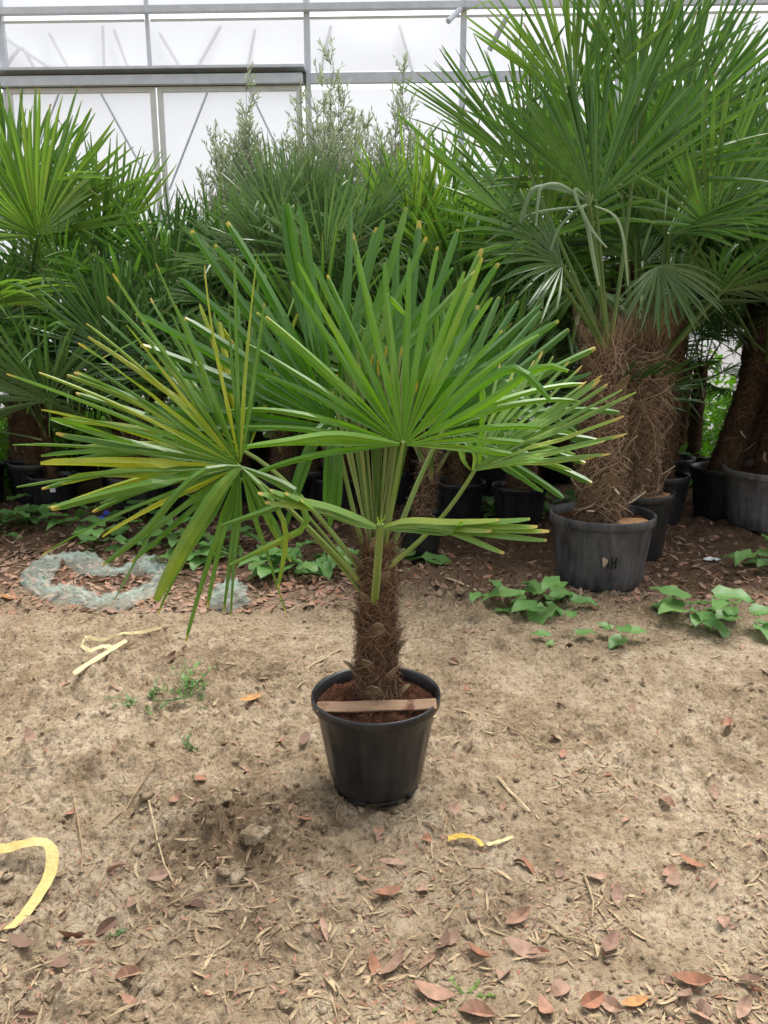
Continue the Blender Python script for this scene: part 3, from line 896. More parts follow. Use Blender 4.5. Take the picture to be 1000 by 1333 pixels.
def palm(label, gx, gy, pot_r, pot_h, th, tr0, tr1, nf, fs, mk, seed, group=None, potm='pot', lean=(0, 0), hair=900, hl=.16, hw=.0016, e0=84, e1=-25, hairmat='hair', big_pot=True, tags=None, name='potted_palm', updo=120):
    rng = random.Random(seed)
    t = empty(name, (gx, gy, hz(gx, gy) - .01))
    tag(t, label, 'palm', group)
    pot, so, zs = pot_parts(t, pot_r, pot_r * .80, pot_h, M[potm], rng.choice((0, 8, 10)), seed, .04 if pot_r < .25 else .055, .05, .006)
    tr, rz, ctr = trunk_part(t, tr0, tr1, zs, th, seed + 1, lean)
    if hair:
        mesh_obj('fibre', hair_mesh('fibre', rz, zs + .02, th + .05, hair, hl, hw, seed, M[hairmat], updo, ctr, .018), tr)['kind'] = 'stuff'
    lz = Vector((lean[0], lean[1], 0))
    off = rng.uniform(0, 6.28)
    for k in range(nf):
        f_ = (k + .5) / nf
        az = off + k * 2.39996 + rng.uniform(-.25, .25)
        el = e0 + (e1 - e0) * f_ ** 1.05 + rng.uniform(-7, 7)
        zb = th - .02 - .22 * f_ * min(1, th)
        base = lz + Vector((-math.sin(az) * tr1 * .75 * min(1, f_ + .2), math.cos(az) * tr1 * .75 * min(1, f_ + .2), zb))
        put_frond(t, base, az, el, rng.uniform(-.45, .45), fs * rng.uniform(.85, 1.12), mk, rng)
    return t, pot, so, tr, rz, ctr, zs
def bfan(t, seed, hub, tip, nh, phi0, phi1, nseg, base, mk, bow=(0, 0, 0), hang=(), **kw):
    """a frond of a background palm whose pose shows clearly"""
    rng = random.Random(seed); o = Vector(t.location)
    H, T = at(*hub) - o, at(*tip) - o
    nseg = int(nseg * 1.2); kw = {**dict(jit=.045, brk_p=.18, twist=.8, lenjit=.08, wmul=1.12, blunt=.75), **kw}
    mb = MB(); fan_mesh(mb, H, T - H, nh, R_(phi0), R_(phi1), (T - H).length, nseg, rng, G3, steps=7, **kw)
    for (pts, hw) in hang: polyseg(mb, [at(*q) - o for q in pts], hw, (.3, -1, .5), rng.random(), -.25, m=16)
    fr = mb.build('frond', M[mk], t)
    pb = MB(); petiole_mesh(pb, base, H + (T - H).normalized() * .015, bow, .018, .011)
    pb.build('petiole', M['petiole_back'], fr)

# --- right-hand group of large palms
g = ground(778, 762)
t, pot, so, tr, rz, ctr, zs = palm('tall shaggy palm in a large dusty grey pot beside a clump of dock', g.x, g.y, .325, .47, 1.52, .135, .10, 0, 1.2, 'mid', 141, None, 'pot_grey', (-.06, 0), 3600, .22, .0020, e0=88, e1=72, hairmat='hair_pale', updo=300)
P1 = t
def stubs(tr, rz, ctr, specs):
    for (th, z, ln, dz, w_) in specs:
        c_ = ctr(z); r_ = rz(z)
        mb = MB()
        d = Vector((math.cos(th), math.sin(th), 0)); s = Vector((-math.sin(th), math.cos(th), 0))
        p0 = Vector((c_[0], c_[1], z)) + d * (r_ - .02)
        pts = [p0, p0 + d * ln * .5 + Vector((0, 0, dz * .35)), p0 + d * ln + s * ln * .3 + Vector((0, 0, dz))]
        mb.tube(pts, [w_, w_ * .85, w_ * .6], 6, flat=.45)
        mb.build('petiole_stub', M['stub'], tr)
stubs(tr, rz, ctr, [(-1.75, .74, .06, -.03, .018), (-1.35, .68, .07, -.06, .018), (-2.2, .50, .24, .05, .016), (-.5, .52, .14, .10, .014), (-2.9, .6, .10, .07, .012), (-1.0, .9, .05, .05, .016), (-2.4, .95, .05, .03, .015)])
for (x, y, a, s) in ((.15, -.17, .4, .085), (.08, -.22, 1.2, .05)):
    MB().lathe([(0, 0), (s, .0), (s * 1.05, .012), (s * .9, .022), (0, .024)], 9, lambda th, z: 1 + .2 * math.sin(3 * th + a)).build('coir_chip', M['chip'], so).location = (x, y, zs + .016)
# marks on the pot front
mk_o = MB()
def pot_patch(mb, r, pts_az, z0, z1):
    a0, a1 = pts_az
    v = []
    for z in (z0, z1):
        for a in (a0, (a0 + a1) / 2, a1): v.append((r(z) * math.cos(a), r(z) * math.sin(a), z))
    mb.add(v, [(0, 1, 4, 3), (1, 2, 5, 4)])
rr_ = lambda z: .325 * .80 + (.325 * .93 - .325 * .80) * z / .47 + .0065
a = MB()
n = 12
pts = []
for j in range(n):
    q = 2 * math.pi * j / n
    s_ = 1 + .25 * math.sin(3 * q + 1)
    az = -1.74 + .055 * math.cos(q) * s_; z = .225 + .030 * math.sin(q) * s_
    pts.append((rr_(z) * math.cos(az), rr_(z) * math.sin(az), z))
a.add(pts, [tuple(range(n))]); a.build('sticker_residue', M['stub'], pot)
M['mark'] = simple('dark_mark', (.006, .006, .007), (.012, .012, .013), 20, .6, .3)
a = MB()
for (a0, a1, z0, z1) in ((-1.61, -1.58, .18, .255), (-1.52, -1.49, .18, .255), (-1.585, -1.515, .215, .23), (-1.68, -1.65, .18, .22)):
    pot_patch(a, lambda z: rr_(z) + .001, (a0, a1), z0, z1)
a.build('dark_lettering', M['mark'], pot)
scales(tr, rz, ctr, zs + .05, 1.4, 14, 63, .10)
b1 = Vector((-.05, -.08, 1.45))
bfan(t, 201, (775, 264, 4.35), (792, 62, 4.50), (0, -1, .1), -60, 55, 36, b1, 'mid', droop=.12, rf=.55, edge=.10, cup=.1)
bfan(t, 202, (748, 135, 4.62), (735, -60, 4.72), (.1, -1, .1), -58, 60, 32, b1, 'fresh', (-.02, 0, .1), droop=.08, rf=.4, edge=.12)
bfan(t, 203, (690, 225, 4.70), (592, 62, 4.80), (.3, -1, .3), -38, 44, 32, b1, 'mid', (-.05, 0, .1), droop=.15, rf=.45, edge=.12, brk_p=.2)
bfan(t, 204, (690, 310, 4.30), (548, 165, 4.15), (.4, -.7, .6), -20, 18, 12, b1, 'mid', (-.05, 0, .08), droop=.05, rf=.5, edge=.15)
bfan(t, 205, (733, 345, 4.25), (640, 305, 4.05), (.2, -.8, .5), -70, 70, 24, b1, 'back', (-.02, 0, .05), droop=.8, rf=.4, edge=.2, brk_p=.3)
hang = []
for hw, pts in ((.013, [(762, 262), (735, 247), (700, 243), (686, 262), (666, 332)]), (.010, [(764, 262), (730, 240), (706, 243), (701, 262), (698, 294)]), (.010, [(768, 262), (750, 245), (752, 262), (772, 300), (790, 322)]),
            (.014, [(770, 266), (758, 270), (766, 296), (773, 335), (780, 372)]), (.008, [(762, 266), (742, 280), (724, 305), (712, 350), (706, 402)]), (.008, [(760, 268), (700, 276), (668, 292), (632, 316)]), (.009, [(774, 268), (800, 280), (812, 310), (818, 372)])):
    hang.append(([(x, y, 4.30 - .12 * k / len(pts)) for k, (x, y) in enumerate(pts)], hw))
bfan(t, 206, (768, 270, 4.31), (765, 250, 4.27), (0, -1, .2), -30, 30, 4, b1, 'pale', droop=.3, rf=.5, hang=hang)
bfan(t, 207, (830, 130, 4.60), (870, -60, 4.75), (0, -1, .2), -55, 55, 30, b1, 'mid', (.05, 0, .1), droop=.1, rf=.4, edge=.12)

g = ground(838, 722)
t, pot, so, tr, rz, ctr, zs = palm('thick palm with a mop of hanging brown fibre behind the dusty grey pot', g.x - .10, g.y, .27, .50, 1.55, .165, .155, 10, 1.3, 'mid', 152, None, 'pot', (-.06, 0), 4200, .28, .0021, e1=40, hairmat='hair_pale', updo=700)
stubs(tr, rz, ctr, [(-.6, .62, .12, .08, .014), (-1.0, .75, .06, -.02, .018), (-.4, .9, .1, .09, .012), (-1.5, .7, .08, -.02, .016)])
for (x, y, a_, s) in ((.13, -.14, .4, .07), (.18, -.05, 1.2, .055), (.05, -.19, 2, .05)):
    MB().lathe([(0, 0), (s, .0), (s * 1.05, .012), (s * .9, .022), (0, .024)], 9, lambda th, z: 1 + .2 * math.sin(3 * th + a_)).build('coir_chip', M['chip'], so).location = (x, y, zs + .016)
scales(tr, rz, ctr, zs + .05, 1.35, 14, 61, .11)
mesh_obj('fibre', hair_mesh('fibre', lambda z: rz(z) + .015, 1.1, 1.5, 1500, .55, .0022, 62, M['hair_pale'], 0, ctr, .035), tr)['kind'] = 'stuff'
b2 = Vector((.0, -.12, 1.6))
bfan(t, 211, (868, 305, 5.0), (1005, 235, 4.80), (-.3, -.45, .85), -55, 55, 32, b2, 'mid', (.05, 0, .08), droop=.45, rf=.45, edge=.15)
bfan(t, 212, (885, 170, 5.3), (925, -30, 5.5), (-.1, -1, .2), -65, 60, 36, b2, 'mid', droop=.12, rf=.42, edge=.12)
bfan(t, 213, (858, 345, 4.9), (905, 430, 4.7), (0, -.8, .5), -75, 75, 22, b2, 'grey', (.03, 0, .05), droop=.9, rf=.35, edge=.2, brk_p=.2)
bfan(t, 214, (935, 240, 5.4), (1040, 90, 5.5), (-.3, -1, .3), -60, 60, 34, b2, 'mid', (.05, 0, .1), droop=.2, rf=.42, edge=.12)

def row(label, px, Y, pot_r, pot_h, th, r0, r1, nf, fs, mk, seed, **kw):
    x = ray(px, 600); x = x.x * (Y / x.y) 
    # true x of the pixel column for something standing at depth Y near mid height
    x = at(px, 560, Y).x
    return palm(label, x, Y, pot_r, pot_h, th, r0, r1, nf, fs, mk, seed, **kw)
row('palm in a black pot directly behind the mop-haired palm', 858, 6.4, .28, .44, 1.65, .14, .12, 11, 1.15, 'back', 103, e1=15)
row('palm with orange chips in its pot farther behind the mop-haired palm', 868, 7.3, .28, .44, 1.7, .12, .11, 10, 1.1, 'back', 104, e1=20)
row('slender palm with a thin black trunk, nearer the shaggy palms of a pair', 886, 8.6, .2, .3, 1.25, .075, .07, 11, .75, 'back', 105, hair=300, e1=0)
row('slender palm with a thin black trunk, nearer the leaning palm of a pair', 905, 8.3, .2, .3, 1.25, .075, .07, 11, .75, 'back', 106, hair=300, e1=0)
g = ground(937, 672)
t, pot, so, tr, rz, ctr, zs = palm('dark shaggy palm with a leaning trunk in a black pot behind the widest pot', g.x, g.y, .28, .46, 1.55, .14, .13, 12, 1.2, 'back', 107, None, 'pot', (.28, 0), 2200, .2, .0018, e1=22, updo=300)
stubs(tr, rz, ctr, [(-1.2, .6, .1, .1, .014), (-1.9, .8, .1, -.06, .012), (-1.5, 1.3, .04, .03, .012)])
g = ground(1010, 688)
t, pot, so, tr, rz, ctr, zs = palm('palm in the widest, scuffed grey pot at the edge of the peat path', g.x, g.y + .1, .42, .50, 1.5, .19, .16, 12, 1.25, 'back', 148, None, 'pot_worn', (.12, .05), 1800, .2, .0018, e1=32)
stubs(tr, rz, ctr, [(-2.6, .56, .08, .09, .014), (-2.2, .62, .08, .09, .014)])
row('palm in a small low pot standing among the green weeds', 968, 9.3, .22, .28, 1.5, .09, .08, 10, .8, 'mid', 125, hair=200, e1=20)
row('tall palm with a high crown standing behind the two shaggy palms', 800, 6.9, .3, .45, 2.15, .15, .13, 16, 1.25, 'mid', 126, e1=0)
row('tall palm with a high crown standing behind the leaning palm', 975, 7.6, .3, .45, 2.3, .15, .13, 18, 1.3, 'mid', 127, e1=5)
# --- middle
g = ground(547, 727)
t, pot, so, tr, rz, ctr, zs = palm('very small palm with a thin reddish trunk in a little black pot', g.x, g.y, .165, .30, .72, .062, .06, 7, .95, 'mid', 109, None, 'pot', (.07, 0), 700, .12, .0014, e1=40, hairmat='hair_pale')
row('palm in a black pot with pale wood chips behind the dusty grey pot', 680, 6.35, .235, .34, .80, .10, .09, 12, 1.05, 'back', 110, e1=25)
row('palm in a black pot just behind the very small palm', 600, 6.5, .22, .36, .75, .09, .085, 12, 1.1, 'back', 111, e1=32)
row('palm in a black pot behind the spear leaves of the lone palm', 440, 6.7, .24, .36, .80, .10, .09, 12, 1.15, 'mid', 112, e1=32)
row('palm with a rusty brown stem in a black pot behind the yellowing fan', 368, 6.7, .25, .36, .75, .10, .09, 12, 1.15, 'back', 113, e1=32)
row('palm in a black pot filled with reddish coir, half hidden by the hanging fan', 245, 6.7, .22, .30, .75, .09, .085, 11, 1.05, 'back', 114, e1=30)
row('palm in a wide black pot beside the tagged pot', 176, 6.55, .26, .36, .80, .10, .09, 12, 1.05, 'back', 115, e1=25)
row('palm in a round black pot in the second row behind the little black pot', 520, 7.3, .24, .34, .80, .10, .09, 12, 1.15, 'back', 135, e1=30)
row('palm in a round black pot in the second row behind the hanging fan', 310, 7.4, .24, .34, .80, .10, .09, 12, 1.15, 'back', 136, e1=30)
row('dense round tufted palm with stiff grey green fans in front of the olives', 402, 6.95, .27, .40, 1.9, .11, .10, 40, .88, 'grey', 116, e1=8)
row('bright green palm crown between the tufted palm and the tall shaggy palm', 548, 7.5, .27, .40, 1.62, .11, .10, 22, 1.15, 'fresh', 117, e1=0)
row('palm with a flat fan crown between the door and the tufted palm', 285, 7.6, .27, .40, 1.5, .11, .10, 20, 1.05, 'mid', 118, e1=5)
row('palm crown behind the very small palm and the second row pots', 640, 7.4, .27, .40, 1.5, .11, .10, 18, 1.2, 'mid', 119, e1=10)
row('palm low in the shade behind the tufted palm', 480, 8.4, .27, .40, 1.3, .11, .10, 16, 1.1, 'back', 120, e1=-5)
row('palm low in the shade in front of the sliding door', 330, 8.8, .27, .40, 1.15, .11, .10, 16, 1.1, 'back', 121, e1=-5)
# --- left
g = ground(31, 652)
t, pot, so, tr, rz, ctr, zs = palm('palm with a dark hairy trunk in the taller black pot beside the tagged pot', g.x, g.y + .15, .20, .40, 1.0, .13, .11, 14, 1.05, 'mid', 122, None, 'pot', (.0, 0), 1500, .18, .0017, e1=5)
stubs(tr, rz, ctr, [(-1.3, .45, .08, .08, .012), (-1.7, .46, .1, .08, .012), (-1.0, .5, .1, .06, .012)])
g = ground(74, 662)
t, pot, so, tr, rz, ctr, zs = palm('slim palm in a black pot with a small white tag on its side', g.x, g.y, .225, .33, .85, .045, .05, 9, .75, 'mid', 123, None, 'pot', (-.03, 0), 350, .12, .0015, e1=10)
a = MB(); pot_patch(a, lambda z: .225 * .80 + (.225 * .945 - .225 * .80) * z / .33 + .006, (-1.36, -1.14), .205, .242)
a.build('white_tag', M['white'], pot)
t, *_ = row('tall light green palm with broad fans reaching up to the door header', 45, 7.3, .27, .40, 1.75, .12, .11, 17, 1.2, 'fresh', 124, e1=-5)
bl = Vector((0, -.08, 1.7))
bfan(t, 221, (52, 305, 7.0), (62, 128, 7.15), (0, -1, .2), -85, 80, 30, bl, 'fresh', droop=.25, rf=.42, edge=.08, brk_p=.10)
bfan(t, 224, (15, 290, 7.4), (12, 118, 7.55), (.1, -1, .2), -50, 60, 24, bl, 'mid', droop=.15, rf=.42, edge=.08)
t, *_ = row('palm with stiff upright fans in front of the door middle', 160, 7.6, .27, .40, 1.6, .11, .10, 18, 1.1, 'mid', 128, e1=0)
bl = Vector((0, -.08, 1.5))
bfan(t, 222, (155, 308, 7.2), (168, 180, 7.3), (0, -1, .1), -30, 38, 18, bl, 'fresh', droop=.1, rf=.45, edge=.1)
bfan(t, 223, (228, 352, 7.0), (235, 250, 7.0), (0, -1, .2), -80, 75, 24, Vector((.1, -.1, 1.3)), 'back', droop=.2, rf=.35, edge=.1)
row('palm whose low dark fans fill the gap behind the taller black pot', 95, 8.3, .27, .40, 1.2, .11, .10, 16, 1.05, 'back', 129, e1=-5)
row('palm in deep shade behind the wide black pot', 205, 8.6, .27, .40, 1.1, .11, .10, 16, 1.05, 'back', 130, e1=-5)
row('palm beside the green weeds at the end of the row', -40, 7.2, .27, .40, 1.3, .12, .11, 14, 1.05, 'mid', 131, e1=5)
row('palm in deep shade behind the bright green crown', 600, 8.9, .27, .40, 1.25, .11, .10, 16, 1.1, 'back', 132, e1=-5)
row('palm in deep shade behind the tall shaggy palm', 730, 8.4, .27, .40, 1.3, .11, .10, 16, 1.1, 'back', 133, e1=-5)
row('palm with a spreading crown beyond the widest pot', 1090, 6.6, .3, .42, 1.6, .13, .12, 14, 1.25, 'mid', 134, e1=34)

# ------------------------------------------------------------------ olive trees behind the palms
def olive(label, px, Y, top_py, spread, seed, nb=16):
    rg = random.Random(seed)
    x = at(px, 300, Y).x
    H = at(px, top_py, Y).z
    t = empty('olive_tree', (x, Y, hz(x, Y) - .02))
    tag(t, label, 'tree', 'olive trees by the greenhouse wall')
    tb = MB()
    tb.tube([(0, 0, 0), (.03, .02, H * .25), (0, 0, H * .45)], [.06, .05, .035], 8)
    LV, LF, LC = [], [], []
    for k in range(nb):
        az = k * 2.4 + rg.uniform(-.3, .3); rad = spread * rg.uniform(.2, 1.0)
        hh = H * (1 - .35 * (rad / spread) * rg.uniform(.4, 1.1)) * rg.uniform(.86, 1.0)
        if k == 0: hh, rad = H, .08
        b0 = Vector((0, 0, H * rg.uniform(.25, .45)))
        e = Vector((math.cos(az) * rad, math.sin(az) * rad, hh))
        mid = b0.lerp(e, .5) + Vector((math.cos(az), math.sin(az), 0)) * rad * .25
        path = []
        for j in range(13):
            u = j / 12
            path.append(b0 * (1 - u) ** 2 + mid * 2 * u * (1 - u) + e * u * u)
        tb.tube(path, [.016 * (1 - .85 * j / 12) for j in range(13)], 5)
        for j in range(3, 13):
            for q in range(4):
                p = path[j]
                d = Vector((rg.uniform(-.7, .7), rg.uniform(-.7, .7), rg.uniform(.3, 1.2))).normalized()
                ln = rg.uniform(.18, .45) * (1.2 - j / 20)
                q1 = p + d * ln + Vector((0, 0, .12 * ln))
                tb.tube([p, p + d * ln * .5, q1], [.004, .003, .0015], 3, False)
                for s_ in range(15):
                    u = (s_ + 1) / 15
                    c0 = p.lerp(q1, u)
                    ld = (d * 1.0 + Vector((rg.uniform(-1, 1), rg.uniform(-1, 1), rg.uniform(-.6, .6))) * .75).normalized()
                    sd = ld.cross(Vector((rg.uniform(-1, 1), rg.uniform(-1, 1), rg.uniform(-1, 1)))).normalized()
                    L_ = rg.uniform(.05, .085); W_ = L_ * .12
                    i0 = len(LV)
                    LV += [c0, c0 + ld * L_ * .5 + sd * W_, c0 + ld * L_, c0 + ld * L_ * .5 - sd * W_]
                    LF.append((i0, i0 + 1, i0 + 2, i0 + 3))
                    r_ = rg.random(); LC += [(.2, r_, .6, 1)] * 4
    tb.build('trunk', M['olive_bark'], t)
    MB().add(LV, LF, LC).build('crown', M['olive'], t)
olive('silvery olive tree with a tall shoot rising behind the tufted palm', 425, 9.4, 86, .8, 301, 36)
olive('sparse silvery olive tree in front of the sliding door', 318, 9.5, 118, .62, 302, 26)
olive('silvery olive tree at the clear film right of the door, beside the tall shaggy palm', 515, 9.6, 98, .66, 303, 28)

# ------------------------------------------------------------------ weeds
def leaf_shape(mb, L, W, rng, pet=.6, rise=.7, curl=.4, wav=.06):
    """a broad dock-like leaf on a stalk, growing along +Y from the origin"""
    p0 = Vector((0, 0, 0)); p1 = Vector((0, pet * L * .7, rise * L))
    mb.tube([p0, p0.lerp(p1, .5) + Vector((0, 0, .12 * L)), p1], [.004, .0035, .0025], 4, False, .4)
    n, m_ = 7, 5
    v, f, c = [], [], []
    r_ = rng.random()
    for j in range(n):
        u = j / (n - 1)
        hw = W * .5 * (math.sin(math.pi * min(1, (u * .93 + .07)) ** .75) ** .8)
        ang = -.1 + curl * 1.6 * u
        y = p1.y + L * u * math.cos(ang * .6); z = p1.z + L * (.15 * u - curl * u * u * .6)
        for q in range(m_):
            s = q / (m_ - 1) * 2 - 1
            v.append((s * hw, y - .1 * L * abs(s) * (1 - u), z + abs(s) * hw * .28 + math.sin(u * 11 + q * 2) * wav * L * abs(s)))
            c.append((u * .8, r_, abs(s), 1))
    for j in range(n - 1):
        for q in range(m_ - 1):
            k = j * m_ + q
            f.append((k, k + 1, k + m_ + 1, k + m_))
    mb.add(v, f, c)
LEAFV = []
for k in range(6):
    rg = random.Random(700 + k)
    mb = MB(); leaf_shape(mb, 1.0, rg.uniform(.55, .75), rg, rg.uniform(.4, .9), rg.uniform(.25, .9), rg.uniform(.2, .6))
    LEAFV.append(mb.mesh('leaf', M['weed'], True))
def weed(label, px, py, size, nl, seed, group=None):
    rg = random.Random(seed)
    g = ground(px, py)
    t = empty('weed', (g.x, g.y, hz(g.x, g.y) - .004))
    tag(t, label, 'weed', group)
    for k in range(nl):
        o = mesh_obj('leaf', LEAFV[rg.randrange(6)], t)
        s = size * 1.42 * rg.uniform(.6, 1.15)
        o.scale = (s, s, s * rg.uniform(.7, 1.2))
        o.rotation_euler = (rg.uniform(-.35, .25), rg.uniform(-.25, .25), k * 2.4 + rg.uniform(-.4, .4))
        o.location = (rg.gauss(0, .3) * size, rg.gauss(0, .3) * size, 0)
weed('clump of broad dock leaves in front of the dusty grey pot', 712, 800, .155, 15, 401)
weed('leafy dock plant on the peat at the edge of the pale soil', 905, 815, .14, 10, 402)
weed('dock plant with a drooping leaf beside the leafy dock on the peat', 962, 818, .13, 9, 403)
weed('weed at the edge of the peat path below the widest pot', 995, 742, .14, 9, 404)
weed('low flat weed between the two dock plants', 805, 842, .10, 6, 405)
weed('tiny seedling between the dock clump and the low flat weed', 728, 842, .07, 4, 406)
weed('weed growing in front of the tagged pot', 42, 688, .16, 10, 407)
weed('broad weed beside the blue plastic scrap', 112, 706, .16, 10, 408)
weed('weed growing behind the pale netting', 195, 712, .15, 9, 409)
weed('weed between the netting and the net bag', 255, 738, .13, 10, 410)
weed('leafy weed behind the net bag under the hanging fan', 300, 722, .13, 9, 411)
weed('weed against the foot of the small palm trunk', 398, 752, .15, 8, 412)
weed('round-leaved weed at the foot of the little black pot', 522, 742, .17, 6, 413)
weed('small upright seedling left of the dock clump', 648, 812, .09, 3, 414)
weed('nettle-like weed growing in the shade beside the chip-filled pot', 660, 676, .17, 16, 415)
weed('taller nettle-like weed in the shade against the dusty pot', 722, 668, .20, 12, 416)
weed('weed in shade between the tagged pot and the wide black pot', 130, 660, .15, 9, 417)
weed('small weed by the hanging net bag tips', 360, 735, .12, 6, 418)
weed('seedling in the shade of the wide black pot', 225, 676, .16, 8, 419)
weed('weed behind the pot that holds the mop-haired palm', 895, 630, .2, 10, 420)
weed('green plant in a gap below the leaning palm', 925, 592, .28, 12, 421)
weed('pale weed tuft at the far end of the pot row', 8, 700, .15, 8, 422)
weed('leafy weed at the far side of the netting loop', 150, 722, .15, 12, 441)
weed('weed with pale leaves between the netting and the hanging fan', 232, 724, .15, 11, 442)
weed('weed tucked against the foot of the wide black pot', 180, 690, .15, 9, 443)
weed('low weed in the litter under the spear leaves', 430, 742, .14, 9, 444)
weed('broad weed just left of the lone palm trunk', 370, 752, .15, 9, 445)
weed('weed beside the tall black pot at the row end', 18, 684, .16, 10, 446)
def sprig(label, px, py, size, n, seed, mat='weed', up=.8, cat='weed'):
    rg = random.Random(seed); g = ground(px, py)
    t = empty('weed', (g.x, g.y, hz(g.x, g.y) - .002)); tag(t, label, cat)
    for k in range(n):
        az = rg.uniform(0, 6.28); el = up * rg.uniform(.5, 1.2)
        d = Vector((math.cos(az) * math.cos(el), math.sin(az) * math.cos(el), math.sin(el)))
        ln = size * rg.uniform(.5, 1.1)
        mb = MB(); b0 = Vector((rg.gauss(0, .2), rg.gauss(0, .2), 0)) * size
        mb.tube([b0, b0 + d * ln * .5, b0 + d * ln], [.0025, .002, .001], 4, False, .3)
        for j in range(9):
            p = b0 + d * ln * (j + 1) / 9
            ld = (d * .5 + Vector((rg.uniform(-1, 1), rg.uniform(-1, 1), rg.uniform(-.3, .7)))).normalized()
            sd = ld.cross(Vector((.1, .2, 1))).normalized(); L_ = size * rg.uniform(.14, .26)
            v = [p, p + ld * L_ * .5 + sd * L_ * .24, p + ld * L_, p + ld * L_ * .5 - sd * L_ * .24]
            r_ = rg.random(); mb.add(v, [(0, 1, 2, 3)], [(.3, r_, .6, 1)] * 4)
        mb.build('stem', M[mat], t)
sprig('upright leafy sprig growing from the bare soil', 245, 905, .15, 9, 431)
sprig('flattened pale weed lying beside the leafy sprig', 195, 925, .16, 9, 432, 'grey', .25)
sprig('flattened weed with a leaf lying right of the leafy sprig', 265, 918, .10, 4, 433, 'grey', .2)
sprig('small fern-like green sprig lying on the foreground soil', 606, 1293, .07, 4, 434, 'fresh', .15)
sprig('tiny green tuft of moss by the edge of the soil', 150, 1212, .04, 5, 435, 'grey', .3)
sprig('thin grass tuft in the bare soil behind the clods', 250, 982, .08, 6, 436, 'grey', .9)
sprig('green grass tuft by the little black pot', 515, 752, .07, 8, 437, 'weed', .6)

# weeds growing thick along the wall, past counting
def bank(name, label, boxes, count, size, seed, mat):
    rg = np.random.default_rng(seed)
    Vs, Fs, Cs = [], [], []
    k0 = 0
    for (x0, x1, y0, y1, h_) in boxes:
        n = int(count * (x1 - x0) * (y1 - y0))
        x = rg.uniform(x0, x1, n); y = rg.uniform(y0, y1, n)
        top = h_ * (.35 + 1.1 * vnoise(x * 1.7, y * 1.7, seed))
        z = hgt(x, y) + top * rg.random(n) ** .7
        d = rg.normal(0, 1, (n, 3)); d[:, 2] = d[:, 2] * .5 + .3; d /= np.linalg.norm(d, axis=1)[:, None]
        s = np.cross(d, rg.normal(0, 1, (n, 3))); s /= np.linalg.norm(s, axis=1)[:, None]
        L = size * rg.uniform(.5, 1.4, n)[:, None]
        c = np.stack([x, y, z], -1)
        v = np.stack([c, c + d * L * .45 + s * L * .3, c + d * L, c + d * L * .45 - s * L * .3], 1)
        Vs.append(v.reshape(-1, 3))
        q = np.arange(n * 4).reshape(n, 4) + k0; k0 += n * 4
        Fs.append(q)
        C = np.ones((n, 4, 4)); C[..., 0] = .3; C[..., 1] = rg.random(n)[:, None]; C[..., 2] = .6
        Cs.append(C.reshape(-1, 4))
    o = mesh_obj(name, np_mesh(name, np.concatenate(Vs), np.concatenate(Fs), M[mat], np.concatenate(Cs)))
    tag(o, label, 'weeds', kind='stuff')
bank('weed_bank', 'bright green weeds growing thick along the foot of the film wall', [(2.2, 6.5, 9.3, 10.7, 1.0), (-7, -3.2, 7.4, 10.6, .7), (2.0, 6.5, 8.2, 9.3, .35), (-6, -3.75, 6.3, 7.4, .3), (-3.2, 2.2, 9.9, 10.7, .8)], 1500, .09, 5, 'bank')

# ------------------------------------------------------------------ litter
def strip_leaf(L, W, curl, fold, rng, n=6):
    mb = MB(); v, f, c = [], [], []
    tw = rng.uniform(-.5, .5)
    r_ = 0.0
    for j in range(n):
        u = j / (n - 1); y = (u - .5) * L
        hw = W * .5 * max(.04, math.sin(math.pi * min(1, u * .96 + .02)) ** .75)
        z = curl * L * ((u - .5) ** 2 * 4) * .25
        ct, st = math.cos(tw * (u - .5)), math.sin(tw * (u - .5))
        for q in (-1, 0, 1):
            xx, zz = q * hw, fold * hw * abs(q)
            v.append((xx * ct - zz * st, y, z + xx * st + zz * ct)); c.append((u, r_, abs(q), 1))
    for j in range(n - 1):
        for q in range(2): f.append((j * 3 + q, j * 3 + q + 1, j * 3 + q + 4, j * 3 + q + 3))
    return mb.add(v, f, c)
def scatter_xy(rg, n, pxr, pyr, dens=None):
    out = []
    while len(out) < n:
        px, py = rg.uniform(*pxr), rg.uniform(*pyr)
        if dens and rg.random() > dens(px, py): continue
        g = ground(px, py); out.append((g.x, g.y))
    return out
def lay(o, x, y, yaw, rg, jit=.22, lift=.004, span=.03):
    z = hz(x, y)
    gx = (hz(x + span, y) - hz(x - span, y)) / (2 * span); gy = (hz(x, y + span) - hz(x, y - span)) / (2 * span)
    nrm = Vector((-gx + rg.gauss(0, jit), -gy + rg.gauss(0, jit), 1)).normalized()
    q = Vector((0, 0, 1)).rotation_difference(nrm) @ Euler((0, 0, yaw)).to_quaternion()
    o.rotation_euler = q.to_euler(); o.location = (x, y, z + lift)
rg = random.Random(77)
NARROW = [strip_leaf(rg.uniform(.055, .10), rg.uniform(.007, .013), rg.uniform(-.3, .5), rg.uniform(.1, .5), rg).mesh('straw_leaf', M['straw']) for k in range(10)]
BROAD = [strip_leaf(rg.uniform(.045, .095), rg.uniform(.018, .042), rg.uniform(-.9, 1.3), rg.uniform(.0, 1.1), rg).mesh('brown_leaf', M['redleaf']) for k in range(8)]
def dn(px, py):
    v_ = float(vnoise(np.array([px / 110.]), np.array([py / 60.]), 5)[0]) * .65 + float(vnoise(np.array([px / 40.]), np.array([py / 25.]), 6)[0]) * .35
    return .14 + .86 * min(1, max(0, (v_ - .40) / .22)) * (1.0 if px > 480 else .8)
